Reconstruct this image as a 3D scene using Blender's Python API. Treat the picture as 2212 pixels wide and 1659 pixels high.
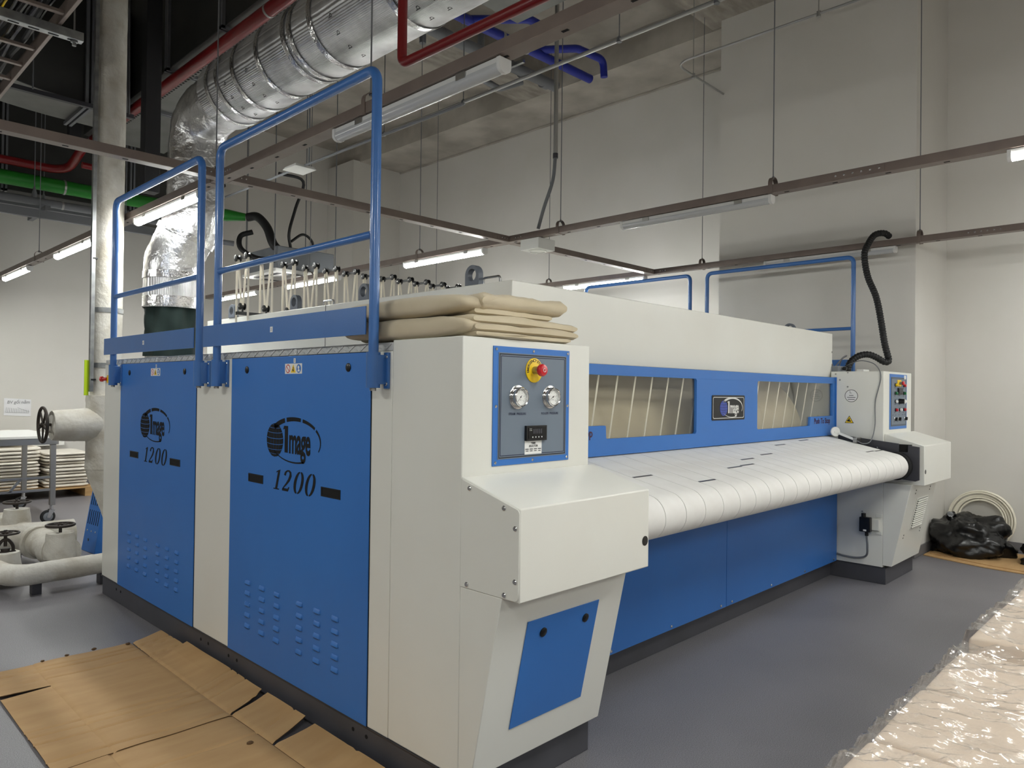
import bpy, bmesh, math, random
from mathutils import Vector, Matrix, noise
from mathutils.geometry import tessellate_polygon
random.seed(7)
for o in list(bpy.data.objects): bpy.data.objects.remove(o)
S = bpy.context.scene
COL = S.collection

# ------------------------------------------------------------------ camera, world, exposure
CAM = Vector((-1.776, -1.98, 1.55))
FPX, YAW, PITCH, ROLL = 1571.44, 0.772102, 0.009364, 0.012332
_f = Vector((math.cos(YAW)*math.cos(PITCH), math.sin(YAW)*math.cos(PITCH), math.sin(PITCH)))
_r = Vector((math.sin(YAW), -math.cos(YAW), 0)); _u = _r.cross(_f)
_r2 = math.cos(ROLL)*_r + math.sin(ROLL)*_u; _u2 = -math.sin(ROLL)*_r + math.cos(ROLL)*_u
cd = bpy.data.cameras.new('camera'); co = bpy.data.objects.new('camera', cd); COL.objects.link(co)
cd.sensor_fit = 'HORIZONTAL'; cd.sensor_width = 36; cd.lens = FPX*36/2212; cd.clip_start = .02
M = Matrix.Identity(4)
for i in range(3): M[i][0] = _r2[i]; M[i][1] = _u2[i]; M[i][2] = -_f[i]; M[i][3] = CAM[i]
co.matrix_world = M
S.camera = co
W = bpy.data.worlds.new('world'); S.world = W; W.use_nodes = True
W.node_tree.nodes['Background'].inputs[0].default_value = (.6, .62, .65, 1)
W.node_tree.nodes['Background'].inputs[1].default_value = .05
S.view_settings.view_transform = 'Standard'; S.view_settings.look = 'None'
S.view_settings.gamma = 1; S.view_settings.use_curve_mapping = False
S.view_settings.exposure = 2.2
LAMP = 30.0        # radiance of a lit tube diffuser

# ------------------------------------------------------------------ materials
def lin(c):
    return tuple((v/12.92 if v <= .04045 else ((v+.055)/1.055)**2.4) for v in (x/255 for x in c)) + (1,)
def mat(name, c, rough=.5, metal=0, c2=None, nscale=6, ndetail=4, bump=0, bscale=40, stretch=None, coat=0, ramp=(.35,.65), spec=.5, wave=None, sheen=0):
    m = bpy.data.materials.new(name); m.use_nodes = True
    nt = m.node_tree; b = nt.nodes['Principled BSDF']
    b.inputs['Base Color'].default_value = lin(c); b.inputs['Roughness'].default_value = rough
    b.inputs['Metallic'].default_value = metal; b.inputs['Coat Weight'].default_value = coat
    b.inputs['Specular IOR Level'].default_value = spec; b.inputs['Coat Roughness'].default_value = .1
    if sheen: b.inputs['Sheen Weight'].default_value = sheen
    tc = nt.nodes.new('ShaderNodeTexCoord'); src = tc.outputs['Object']
    if stretch:
        mp = nt.nodes.new('ShaderNodeMapping'); mp.inputs['Scale'].default_value = stretch
        nt.links.new(src, mp.inputs[0]); src = mp.outputs[0]
    if c2:
        n = nt.nodes.new('ShaderNodeTexNoise'); n.inputs['Scale'].default_value = nscale; n.inputs['Detail'].default_value = ndetail
        r = nt.nodes.new('ShaderNodeValToRGB'); r.color_ramp.elements[0].position = ramp[0]; r.color_ramp.elements[1].position = ramp[1]
        r.color_ramp.elements[0].color = lin(c); r.color_ramp.elements[1].color = lin(c2)
        nt.links.new(src, n.inputs['Vector']); nt.links.new(n.outputs[0], r.inputs[0]); nt.links.new(r.outputs[0], b.inputs['Base Color'])
    if bump:
        if wave:
            n2 = nt.nodes.new('ShaderNodeTexWave'); n2.inputs['Scale'].default_value = bscale; n2.bands_direction = wave
            n2.inputs['Distortion'].default_value = .6; n2.inputs['Detail'].default_value = 1
        else:
            n2 = nt.nodes.new('ShaderNodeTexNoise'); n2.inputs['Scale'].default_value = bscale; n2.inputs['Detail'].default_value = 3
        bp = nt.nodes.new('ShaderNodeBump'); bp.inputs['Strength'].default_value = bump; bp.inputs['Distance'].default_value = .01
        nt.links.new(src, n2.inputs['Vector']); nt.links.new(n2.outputs[1 if False else 0], bp.inputs['Height']); nt.links.new(bp.outputs[0], b.inputs['Normal'])
    return m
def emit(name, c, s):
    m = bpy.data.materials.new(name); m.use_nodes = True; nt = m.node_tree
    e = nt.nodes.new('ShaderNodeEmission'); e.inputs[0].default_value = c; e.inputs[1].default_value = s
    nt.links.new(e.outputs[0], nt.nodes['Material Output'].inputs[0]); return m
def lampmat(name, c, s):
    # diffuser over a downward led strip: brightest straight below, dimmer on its flanks
    m = emit(name, c, s); nt = m.node_tree; e = [n for n in nt.nodes if n.type == 'EMISSION'][0]
    g = nt.nodes.new('ShaderNodeNewGeometry'); sx = nt.nodes.new('ShaderNodeSeparateXYZ'); nt.links.new(g.outputs['True Normal'], sx.inputs[0])
    mr = nt.nodes.new('ShaderNodeMapRange'); mr.inputs[1].default_value = 0; mr.inputs[2].default_value = -1
    mr.inputs[3].default_value = s*.26; mr.inputs[4].default_value = s
    nt.links.new(sx.outputs[2], mr.inputs[0]); nt.links.new(mr.outputs[0], e.inputs[1]); return m
def film(name, tint, gloss, rough, bump=0, bscale=30, base=None, basew=0):
    # thin clear sheet: mostly transparent with a fresnel gloss on top
    m = bpy.data.materials.new(name); m.use_nodes = True; nt = m.node_tree
    t = nt.nodes.new('ShaderNodeBsdfTransparent'); t.inputs[0].default_value = tint
    g = nt.nodes.new('ShaderNodeBsdfGlossy'); g.inputs['Roughness'].default_value = rough; g.inputs[0].default_value = (1,1,1,1)
    lw = nt.nodes.new('ShaderNodeLayerWeight'); lw.inputs['Blend'].default_value = .5
    pw = nt.nodes.new('ShaderNodeMath'); pw.operation = 'POWER'; pw.inputs[1].default_value = 4
    sc = nt.nodes.new('ShaderNodeMath'); sc.operation = 'MULTIPLY_ADD'; sc.inputs[1].default_value = .8; sc.inputs[2].default_value = gloss
    nt.links.new(lw.outputs['Facing'], pw.inputs[0]); nt.links.new(pw.outputs[0], sc.inputs[0])
    mx = nt.nodes.new('ShaderNodeMixShader'); out = nt.nodes['Material Output']; body = t
    if base:
        d = nt.nodes.new('ShaderNodeBsdfDiffuse'); d.inputs[0].default_value = lin(base)
        m2 = nt.nodes.new('ShaderNodeMixShader'); m2.inputs[0].default_value = basew
        nt.links.new(t.outputs[0], m2.inputs[1]); nt.links.new(d.outputs[0], m2.inputs[2]); body = m2
    nt.links.new(sc.outputs[0], mx.inputs[0]); nt.links.new(body.outputs[0], mx.inputs[1]); nt.links.new(g.outputs[0], mx.inputs[2])
    if bump:
        tc = nt.nodes.new('ShaderNodeTexCoord'); n2 = nt.nodes.new('ShaderNodeTexNoise'); n2.inputs['Scale'].default_value = bscale
        bp = nt.nodes.new('ShaderNodeBump'); bp.inputs['Strength'].default_value = bump; bp.inputs['Distance'].default_value = .01
        nt.links.new(tc.outputs['Object'], n2.inputs['Vector']); nt.links.new(n2.outputs[0], bp.inputs['Height'])
        nt.links.new(bp.outputs[0], g.inputs['Normal']); nt.links.new(bp.outputs[0], lw.inputs['Normal'])
    nt.links.new(mx.outputs[0], out.inputs[0]); return m

MT = dict(
 white=mat('white_paint', (228,228,221), .3, c2=(225,224,216), nscale=2, bump=.015, bscale=300),
 blue=mat('blue_paint', (53,117,196), .4, c2=(51,113,191), nscale=2, bump=.03, bscale=350),
 railblue=mat('rail_blue', (60,112,180), .32, c2=(56,107,174), nscale=3, bump=.08, bscale=260, coat=.3),
 plinth=mat('plinth_grey', (74,74,80), .5, c2=(68,68,73), nscale=4),
 dark=mat('dark_grey_steel', (58,58,64), .45),
 black=mat('black_plastic', (14,14,15), .35),
 hole=mat('opening_black', (6,6,7), .9),
 rubber=mat('black_rubber', (20,20,21), .6),
 chrome=mat('chrome', (215,215,215), .15, 1),
 steel=mat('brushed_steel', (170,168,164), .35, 1, bump=.05, bscale=200),
 galv=mat('galvanised', (168,170,170), .38, .85, c2=(140,143,144), nscale=14, bump=.03, bscale=60),
 tread=mat('tread_plate', (198,199,198), .38, .15, c2=(188,190,189), nscale=20),
 trunk=mat('trunking_brown', (128,115,107), .4, .2, c2=(120,107,100), nscale=8),
 wall=mat('wall_plaster', (216,213,207), .75, c2=(211,208,201), nscale=1.2, bump=.02, bscale=90),
 concrete=mat('concrete', (192,186,176), .85, c2=(160,154,144), nscale=1.6, ndetail=8, bump=.12, bscale=30),
 concrete2=mat('concrete_board_marked', (168,161,151), .85, c2=(136,130,121), nscale=3, ndetail=8, bump=.15, bscale=25, stretch=(1,3,.6)),
 floor=mat('floor_vinyl', (126,123,127), .4, c2=(112,109,113), nscale=1.6, ndetail=7, bump=.12, bscale=420),
 baseb=mat('skirting_grey', (112,110,112), .5),
 card=mat('cardboard', (190,154,106), .75, c2=(180,143,96), nscale=3, ndetail=6, bump=.05, bscale=60, stretch=(1,4,1)),
 carddark=mat('cardboard_edge', (96,72,46), .9),
 canvas=mat('canvas', (208,195,168), .9, c2=(198,184,155), nscale=4, bump=.18, bscale=500, sheen=.2),
 belt=mat('belt_fabric', (236,235,232), .7, c2=(229,227,223), nscale=7, ndetail=6, bump=.04, bscale=300),
 pad=mat('roller_padding', (206,194,170), .85, c2=(198,185,160), nscale=3, bump=.08, bscale=200),
 tape=mat('guide_tape', (246,240,226), .8),
 foil=mat('foil_ribbed', (215,215,216), .4, 1, bump=.45, bscale=26, wave='X', c2=(188,188,190), nscale=5),
 foily=mat('foil_ribbed_run', (222,222,223), .46, 1, bump=.4, bscale=46, wave='X', c2=(188,188,190), nscale=5),
 foilc=mat('foil_crumpled', (215,215,216), .3, 1, bump=.9, bscale=22, c2=(190,190,192), nscale=6),
 foiltape=mat('foil_tape', (225,225,226), .16, 1, bump=.6, bscale=38),
 lag=mat('pipe_lagging', (208,205,196), .85, c2=(180,173,158), nscale=6, ndetail=9, bump=.7, bscale=24, ramp=(.42,.72)),
 greencloth=mat('dark_green_cloth', (16,36,32), .85, bump=.2, bscale=20),
 iron=mat('cast_iron', (38,34,31), .55, .2, c2=(54,44,36), nscale=12),
 red=mat('red_pipe_paint', (118,14,19), .35, coat=.2),
 green=mat('green_pipe', (30,124,34), .45),
 bluepipe=mat('blue_pipe', (30,44,150), .45),
 greypipe=mat('grey_pipe', (112,114,118), .5),
 ductshade=mat('duct_shaded', (58,58,56), .55, .2, c2=(50,50,49), nscale=3),  # duct metal darkened to paint in the low light up there
 ductlight=mat('duct_light', (124,124,121), .5, .4, c2=(112,112,109), nscale=3),  # paler copy of the same metal, for faces that catch light
 deckdark=mat('dark_steel_post', (38,38,41), .5),
 conduit=mat('conduit', (176,176,174), .35, .7),
 lampbody=mat('lamp_body', (214,214,212), .4),
 lampoff=mat('lamp_diffuser_off', (186,188,190), .22, coat=.3),
 lampon=lampmat('lamp_diffuser_on', (.98,.995,.96,1), LAMP),
 plastic=mat('white_plastic', (228,228,224), .4),
 panelgrey=mat('panel_grey', (112,124,138), .4),
 navy=mat('navy_line', (24,34,66), .5),
 yellow=mat('yellow_plastic', (240,200,20), .4),
 redp=mat('red_button', (200,24,36), .3, coat=.3),
 greenb=mat('green_button', (20,110,60), .35),
 dial=mat('dial_white', (236,236,232), .4),
 ink=mat('ink', (30,30,36), .6),
 sticker=mat('sticker_white', (232,232,230), .45),
 lug=mat('lug_grey', (108,114,124), .5, c2=(98,104,114), nscale=9),
 linen=mat('linen_stack', (236,230,218), .9, c2=(222,215,202), nscale=8, bump=.2, bscale=40, stretch=(1,1,6)),
 beige=mat('beige_bundle', (226,210,192), .85, c2=(212,196,178), nscale=3, bump=.1, bscale=12),
 wood=mat('pallet_wood', (196,160,110), .7, c2=(180,144,96), nscale=3, stretch=(1,8,8)),
 bag=mat('black_bag', (12,12,13), .3, bump=.5, bscale=14),
 coil=mat('white_tube', (230,224,206), .4),
 hiviz=mat('lime_band', (190,220,20), .5),
 acgrey=mat('unit_grey', (120,124,130), .5),
 screen=mat('dark_screen', (20,20,22), .2),
 paper=mat('paper', (232,232,234), .8),
 badge=mat('badge_black', (14,14,14), .45),
 stopred=mat('stop_lettering', (62,16,48), .5),
 badgeblue=mat('badge_blue', (60,80,170), .3),
 silver=mat('silver_print', (225,225,222), .3, .3),
 acrylic=film('clear_acrylic', (.95,.95,.93,1), .03, .03),
 cling=film('clear_film', (.97,.96,.95,1), .07, .12, bump=.6, bscale=26, base=(238,230,222), basew=.10),
)

def speckle(m, scale, lo, hi, amt):
    nt = m.node_tree; b = nt.nodes['Principled BSDF']; src = b.inputs['Base Color'].links[0].from_socket
    tc = nt.nodes.new('ShaderNodeTexCoord'); n = nt.nodes.new('ShaderNodeTexNoise'); n.inputs['Scale'].default_value = scale; n.inputs['Detail'].default_value = 2
    r = nt.nodes.new('ShaderNodeValToRGB'); r.color_ramp.elements[0].position = .36; r.color_ramp.elements[1].position = .64
    r.color_ramp.elements[0].color = lin(lo); r.color_ramp.elements[1].color = lin(hi)
    mx = nt.nodes.new('ShaderNodeMix'); mx.data_type = 'RGBA'; mx.inputs[0].default_value = amt
    nt.links.new(tc.outputs['Object'], n.inputs['Vector']); nt.links.new(n.outputs[0], r.inputs[0])
    nt.links.new(src, mx.inputs[6]); nt.links.new(r.outputs[0], mx.inputs[7]); nt.links.new(mx.outputs[2], b.inputs['Base Color'])
speckle(MT['floor'], 260, (62,60,63), (160,158,162), .45)
# ------------------------------------------------------------------ mesh builder
WO = {}
def tag(o, label=None, cat=None, group=None, kind=None):
    if label: o['label'] = label
    if cat: o['category'] = cat
    if group: o['group'] = group
    if kind: o['kind'] = kind
    return o
def thing(name, label, cat, loc=(0,0,0), group=None):
    o = bpy.data.objects.new(name, None); COL.objects.link(o); o.empty_display_size = .1
    o.location = loc; WO[o] = Vector(loc); return tag(o, label, cat, group)
def frame_of(d):
    d = Vector(d).normalized(); a = Vector((0,0,1)) if abs(d.z) < .95 else Vector((1,0,0))
    u = d.cross(a).normalized(); return u, d.cross(u).normalized()
class MB:
    def __init__(s): s.v = []; s.f = []; s.m = []
    def add(s, vs, fs, m=0):
        k = len(s.v); s.v += [Vector(v) for v in vs]
        for f in fs: s.f.append([i+k for i in f]); s.m.append(m)
        return s
    def box(s, x0, x1, y0, y1, z0, z1, m=0):
        return s.add([(x,y,z) for x in (x0,x1) for y in (y0,y1) for z in (z0,z1)],
            [(0,1,3,2),(4,6,7,5),(0,4,5,1),(2,3,7,6),(0,2,6,4),(1,5,7,3)], m)
    def hexa(s, p, m=0):   # 8 points: bottom quad, top quad
        return s.add(p, [(3,2,1,0),(4,5,6,7),(0,1,5,4),(1,2,6,5),(2,3,7,6),(3,0,4,7)], m)
    def prism(s, poly, axis, a, b, m=0):
        n = len(poly); mk = {'x':lambda p,t:(t,p[0],p[1]), 'y':lambda p,t:(p[0],t,p[1]), 'z':lambda p,t:(p[0],p[1],t)}[axis]
        vs = [mk(p,a) for p in poly] + [mk(p,b) for p in poly]
        return s.add(vs, [list(range(n))[::-1], list(range(n,2*n))] + [(i,(i+1)%n,n+(i+1)%n,n+i) for i in range(n)], m)
    def tube(s, pts, r, n=12, caps=True, m=0, closed=False):
        pts = [Vector(p) for p in pts]; N = len(pts); u = None; vs = []
        for i, p in enumerate(pts):
            a = pts[i-1] if (i > 0 or closed) else pts[i]; b = pts[(i+1) % N] if (i < N-1 or closed) else pts[i]
            d = (b-a).normalized()
            if u is None: u, w = frame_of(d)
            else:
                u = (u - d*u.dot(d)).normalized(); w = d.cross(u)
            rr = r[i] if isinstance(r, (list, tuple)) else r
            for k in range(n):
                t = 2*math.pi*k/n; vs.append(p + u*rr*math.cos(t) + w*rr*math.sin(t))
        fs = [(i*n+k, i*n+(k+1)%n, (i+1)*n+(k+1)%n, (i+1)*n+k) for i in range(N-1) for k in range(n)]
        if closed: fs += [((N-1)*n+k, (N-1)*n+(k+1)%n, (k+1)%n, k) for k in range(n)]
        elif caps: fs += [list(range(n))[::-1], list(range((N-1)*n, N*n))]
        return s.add(vs, fs, m)
    def cyl(s, p0, p1, r, r1=None, n=16, m=0):
        return s.tube([p0,p1], [r, r if r1 is None else r1], n, True, m)
    def lathe(s, o, d, prof, n=20, m=0):
        o = Vector(o); d = Vector(d).normalized(); u, w = frame_of(d); vs = []
        for r, h in prof:
            for k in range(n):
                t = 2*math.pi*k/n; vs.append(o + d*h + (u*math.cos(t) + w*math.sin(t))*max(r,1e-5))
        P = len(prof)
        fs = [(i*n+k, i*n+(k+1)%n, (i+1)*n+(k+1)%n, (i+1)*n+k) for i in range(P-1) for k in range(n)] + [list(range(n))[::-1], list(range((P-1)*n,P*n))]
        return s.add(vs, fs, m)
    def torus(s, c, nrm, R, r, n=32, k=8, m=0):
        u, w = frame_of(nrm); c = Vector(c)
        return s.tube([c + (u*math.cos(2*math.pi*i/n) + w*math.sin(2*math.pi*i/n))*R for i in range(n)], r, k, False, m, True)
    def ball(s, c, r, nu=16, nv=10, m=0, f=None):
        rx, ry, rz = r if isinstance(r,(tuple,list)) else (r,r,r); vs = []
        for j in range(nv+1):
            ph = math.pi*j/nv
            for i in range(nu):
                th = 2*math.pi*i/nu; d = Vector((math.sin(ph)*math.cos(th), math.sin(ph)*math.sin(th), math.cos(ph)))
                k = f(d) if f else 1
                vs.append((c[0]+rx*d.x*k, c[1]+ry*d.y*k, c[2]+rz*d.z*k))
        return s.add(vs, [(j*nu+i, (j+1)*nu+i, (j+1)*nu+(i+1)%nu, j*nu+(i+1)%nu) for j in range(nv) for i in range(nu)], m)
    def grid(s, fn, nu, nv, m=0):
        vs = [fn(i/nu, j/nv) for j in range(nv+1) for i in range(nu+1)]
        return s.add(vs, [(j*(nu+1)+i, j*(nu+1)+i+1, (j+1)*(nu+1)+i+1, (j+1)*(nu+1)+i) for j in range(nv) for i in range(nu)], m)
    def plate(s, outer, holes, o, u, v, th, m=0):
        o, u, v = Vector(o), Vector(u), Vector(v); nrm = u.cross(v).normalized()
        loops = [outer]+list(holes); flat = [p for l in loops for p in l]; N = len(flat)
        tris = tessellate_polygon([[Vector((p[0],p[1],0)) for p in l] for l in loops])
        vs = [o+u*p[0]+v*p[1] for p in flat] + [o+u*p[0]+v*p[1]-nrm*th for p in flat]
        fs = [tuple(t) for t in tris] + [tuple(i+N for i in t[::-1]) for t in tris]; k = 0
        for l in loops:
            n = len(l)
            for i in range(n): fs.append((k+i, k+(i+1)%n, N+k+(i+1)%n, N+k+i))
            k += n
        return s.add(vs, fs, m)
    def flat(s, polys, o, u, v, off=.0012, th=.0008, m=0):
        # thin raised print: each poly a 2-D outline
        o, u, v = Vector(o), Vector(u), Vector(v); nrm = u.cross(v).normalized()
        for p in polys:
            n = len(p); a = [o+u*q[0]+v*q[1]+nrm*off for q in p]; b = [x-nrm*th for x in a]
            s.add(a+b, [list(range(n)), list(range(n,2*n))[::-1]]+[(i,(i+1)%n,n+(i+1)%n,n+i) for i in range(n)], m)
        return s
    def text(s, t, size, o, u, v, m=0, off=.0012, sx=1, shear=0, bold=0, align='LEFT', arc=None, gap=1):
        cu = bpy.data.curves.new('t','FONT'); cu.body = t; cu.size = size; cu.align_x = align; cu.offset = bold; cu.space_character = gap
        cu.resolution_u = 3
        ob = bpy.data.objects.new('t', cu); COL.objects.link(ob)
        dg = bpy.context.evaluated_depsgraph_get(); me = bpy.data.meshes.new_from_object(ob.evaluated_get(dg))
        o, u, v = Vector(o), Vector(u), Vector(v); nrm = u.cross(v).normalized(); vs = []
        for q in me.vertices:
            x, y = q.co.x*sx + q.co.y*shear, q.co.y
            if arc: R, a0 = arc; a = a0 - x/R; x, y = (R+y)*math.cos(a), (R+y)*math.sin(a)
            vs.append(o+u*x+v*y+nrm*off)
        s.add(vs, [list(p.vertices) for p in me.polygons], m)
        bpy.data.objects.remove(ob); bpy.data.meshes.remove(me); bpy.data.curves.remove(cu); return s
    def build(s, name, mats, parent=None, smooth=35, bevel=0, bseg=2, label=None, kind=None, cat=None, group=None, recalc=True):
        if not isinstance(mats, (list,tuple)): mats = [mats]
        if parent is not None: org = WO[parent]
        else:
            xs = [v.x for v in s.v]; ys = [v.y for v in s.v]; zs = [v.z for v in s.v]
            org = Vector(((min(xs)+max(xs))/2, (min(ys)+max(ys))/2, min(zs)))
        me = bpy.data.meshes.new(name); me.from_pydata([v-org for v in s.v], [], s.f)
        for i, p in enumerate(me.polygons): p.material_index = s.m[i]
        for m in mats: me.materials.append(MT[m] if isinstance(m, str) else m)
        if recalc:
            b = bmesh.new(); b.from_mesh(me); bmesh.ops.recalc_face_normals(b, faces=b.faces); b.to_mesh(me); b.free()
        if smooth:
            me.polygons.foreach_set('use_smooth', [True]*len(me.polygons)); me.set_sharp_from_angle(angle=math.radians(smooth))
        me.update()
        o = bpy.data.objects.new(name, me); COL.objects.link(o); WO[o] = org
        if parent is not None: o.parent = parent
        else: o.location = org
        if bevel:
            bv = o.modifiers.new('bevel','BEVEL'); bv.width = bevel; bv.segments = bseg; bv.limit_method = 'ANGLE'; bv.angle_limit = math.radians(40)
        return tag(o, label, cat, group, kind)
def copy_at(o, off, parent):
    c = o.copy(); COL.objects.link(c); c.parent = parent; c.location = Vector(o.location)+Vector(off); WO[c] = WO[o]+Vector(off); return c
def copy_tree(o, off, parent=None):
    c = o.copy(); COL.objects.link(c); c.parent = parent
    if parent is None: c.location = Vector(o.location)+Vector(off)
    WO[c] = WO[o]+Vector(off)
    for ch in list(o.children): copy_tree(ch, off, c)
    return c
def fillet(pts, r, n=6):
    pts = [Vector(p) for p in pts]; out = [pts[0]]
    for i in range(1, len(pts)-1):
        a, b, c = pts[i-1], pts[i], pts[i+1]; d1 = (a-b).normalized(); d2 = (c-b).normalized()
        ang = d1.angle(d2); t = min(r/math.tan(ang/2), (a-b).length*.49, (c-b).length*.49)
        p, q = b+d1*t, b+d2*t
        for k in range(n+1):
            w = k/n; out.append(p.lerp(b,w).lerp(b.lerp(q,w),w))
    return out+[pts[-1]]
def spline(pts, n=8):
    P = [Vector(p) for p in pts]; P = [P[0]*2-P[1]]+P+[P[-1]*2-P[-2]]; out = []
    for i in range(1, len(P)-2):
        for k in range(n):
            t = k/n; a,b,c,d = P[i-1],P[i],P[i+1],P[i+2]
            out.append(.5*((2*b)+(c-a)*t+(2*a-5*b+4*c-d)*t*t+(3*b-a-3*c+d)*t**3))
    return out+[P[-2]]
def resample(pts, step):
    out = [Vector(pts[0])]; acc = 0
    for a, b in zip(pts, pts[1:]):
        a, b = Vector(a), Vector(b); L = (b-a).length; t = step-acc
        while t < L: out.append(a.lerp(b, t/L)); t += step
        acc = (acc+L) % step
    return out+[Vector(pts[-1])]
def rrect(w, h, r, n=4, cx=0, cy=0):
    out = []
    for sx, sy, a0 in ((1,1,0),(-1,1,90),(-1,-1,180),(1,-1,270)):
        for k in range(n+1):
            a = math.radians(a0+90*k/n); out.append((cx+sx*(w/2-r)+r*math.cos(a), cy+sy*(h/2-r)+r*math.sin(a)))
    return out
def ell(cx, cy, rx, ry, n=24, a0=0, a1=360):
    return [(cx+rx*math.cos(math.radians(a0+(a1-a0)*k/n)), cy+ry*math.sin(math.radians(a0+(a1-a0)*k/n))) for k in range(n + (0 if a1-a0 == 360 else 1))]
def ribbon(pts, ws):
    L, R = [], []; pts = [Vector((p[0],p[1])) for p in pts]
    for i, p in enumerate(pts):
        d = (pts[min(i+1,len(pts)-1)]-pts[max(i-1,0)]).normalized(); nn = Vector((-d.y,d.x)); w = ws[i] if isinstance(ws,list) else ws
        L.append(tuple(p+nn*w/2)); R.append(tuple(p-nn*w/2))
    return [[L[i],L[i+1],R[i+1],R[i]] for i in range(len(pts)-1)]

# ------------------------------------------------------------------ the room
def struct(name, mb, m, **k): return mb.build(name, m, kind='structure', **k)
XR, YB, XL, YF, ZC = 6.97, 10.6, -6.5, -7.0, 6.25
CX, CY0, CY1 = 5.88, .11, 2.165            # big column in front of the right wall
struct('floor', MB().box(XL,XR,YF,YB,-.1,0), 'floor', smooth=0)
struct('ceiling', MB().box(XL-.2,XR+.2,YF-.2,YB+.2,ZC,ZC+.2), 'concrete', smooth=0)
struct('wall_right', MB().box(XR,XR+.2,YF,YB,0,ZC), 'wall', smooth=0)
struct('wall_back', MB().box(XL,XR+.2,YB,YB+.2,0,ZC), 'wall', smooth=0)
struct('wall_left', MB().box(XL-.2,XL,YF,YB,0,ZC), 'wall', smooth=0)
struct('wall_front', MB().box(XL,XR,YF-.2,YF,0,ZC), 'wall', smooth=0)
struct('wall_column_1', MB().box(CX,XR-.001,CY0,CY1,0.001,5.86), 'wall', smooth=0)
struct('wall_column_2', MB().box(CX,XR-.001,9.7,YB-.001,0.001,5.86), 'wall', smooth=0)
struct('ceiling_beam', MB().box(6.02,XR-.001,YF,YB,5.845,ZC-.001), 'concrete', smooth=0)
struct('ceiling_beam', MB().box(XL,6.019,4.75,5.51,5.845,ZC-.001), 'concrete2', smooth=0)
struct('ceiling_beam', MB().box(XL,6.019,.0,2.35,5.86,ZC-.001), 'concrete2', smooth=0)
struct('baseboard_right', MB().box(XR-.012,XR-.001,YF,CY0-.001,.001,.1).box(XR-.012,XR-.001,CY1+.001,9.69,.001,.1), 'baseb', bevel=.004)
struct('baseboard_column', MB().box(CX-.012,XR-.014,CY0-.012,CY0-.001,.001,.1).box(CX-.012,CX-.001,CY0,CY1,.001,.1), 'baseb', bevel=.004)
struct('baseboard_back', MB().box(XL,CX-.001,YB-.012,YB-.001,.001,.1), 'baseb', bevel=.004)
# shallow skim-coat patches and a plaster ridge on the column, ragged edge of the beam soffit at the wall head
struct('trim_1', MB().box(XR-.03,XR-.002,2.2,9.69,5.815,5.844), 'concrete', bevel=.006)

# ------------------------------------------------------------------ lighting trunking, hangers, lamps
ZT = 2.97; TW, TH = .085, .058
def slots(mb, axis, c, a, b, step=.33, z=ZT):
    t = a
    while t < b:
        if axis == 'y': mb.box(c-.007,c+.007,t-.016,t+.016,z-.0015,z+.001,1)
        else: mb.box(t-.016,t+.016,c-.007,c+.007,z-.0015,z+.001,1)
        t += step
def trunk(axis, c, a, b, label, hang):
    base = (c,(a+b)/2,ZT) if axis == 'y' else ((a+b)/2,c,ZT)
    t = thing('lighting_trunking', label, 'trunking', base, 'suspended lighting trunking')
    mb = MB(); h = TW/2
    P = [(-h,0),(h,0),(h,TH),(h-.012,TH),(h-.012,TH-.004),(h-.004,TH-.004),(h-.004,.004),(-h+.004,.004),(-h+.004,TH-.004),(-h+.012,TH-.004),(-h+.012,TH),(-h,TH)]
    if axis == 'y': mb.prism([(c+p[0],ZT+p[1]) for p in P],'y',a,b)
    else: mb.prism([(c+p[0],ZT+p[1]) for p in P],'x',a,b)
    mb.build('rail', 'trunk', t, bevel=.002)
    sm = MB(); slots(sm, axis, c, a+.1, b-.1); sm.m = [0]*len(sm.m); sm.build('slot_row', 'hole', t, kind='stuff')
    for y in hang:
        k = MB(); g = h+.003
        at = (lambda u,v,z:(c+u,y+v,ZT+z)) if axis == 'y' else (lambda u,v,z:(y+v,c+u,ZT+z))
        pts = [at(-g,0,-.006),at(-g,0,.07)]+[at(-g*math.cos(math.radians(q)),0,.07+g*math.sin(math.radians(q))) for q in range(15,180,15)]+[at(g,0,.07),at(g,0,-.006)]
        for i in range(len(pts)-1):
            p, q = Vector(pts[i]), Vector(pts[i+1]); w = Vector(at(0,.016,0))-Vector(at(0,0,0)); d = (q-p).normalized(); nn = d.cross(w.normalized())*.002
            k.hexa([p-w-nn,p+w-nn,p+w+nn,p-w+nn,q-w-nn,q+w-nn,q+w+nn,q-w+nn])
        k.cyl(at(-g-.004,0,.0),at(g+.004,0,.0),.004,n=6)
        k.build('hanger_bracket', 'trunk', t)
        MB().cyl(at(0,0,.11),(*at(0,0,0)[:2],ZC-.005),.0045,n=6).cyl(at(0,0,.105),at(0,0,.125),.009,n=6).build('hanger_rod', 'greypipe', t)
    return t
def bolts(t, pts, d, r=.006):
    for p in pts: MB().lathe(p, d, [(r,0),(r,.004),(r*.6,.007)], 8).build('joint_bolt','chrome',t)
tA = trunk('y', .40, -6.5, 9.9, 'long brown light trunking passing behind the near blue guard rail and over the silver duct', (-3.2,-1.0,1.19,3.05,5.3,7.75))
tB = trunk('y', 3.2, -6.5, 9.75, 'brown light trunking above the middle of the ironer carrying the speaker box', (-3,-1.2,.3,2.28,4.3,6.6,8.4))
tC = trunk('y', 5.68, -6.5, 9.6, 'brown light trunking closest to the white column, draped over by the black hose', (-3,-2.2,.02,2.27,4.6,7))
tE = trunk('y', -2.4, -6.5, 9.6, 'brown light trunking on the left, outside the picture', (-3,0,3,6))
tD = MB()
D = thing('cross_trunking', 'brown cross trunking running the length of the ironer and joining the three light rows', 'trunking', (2,2.93,ZT))
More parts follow.
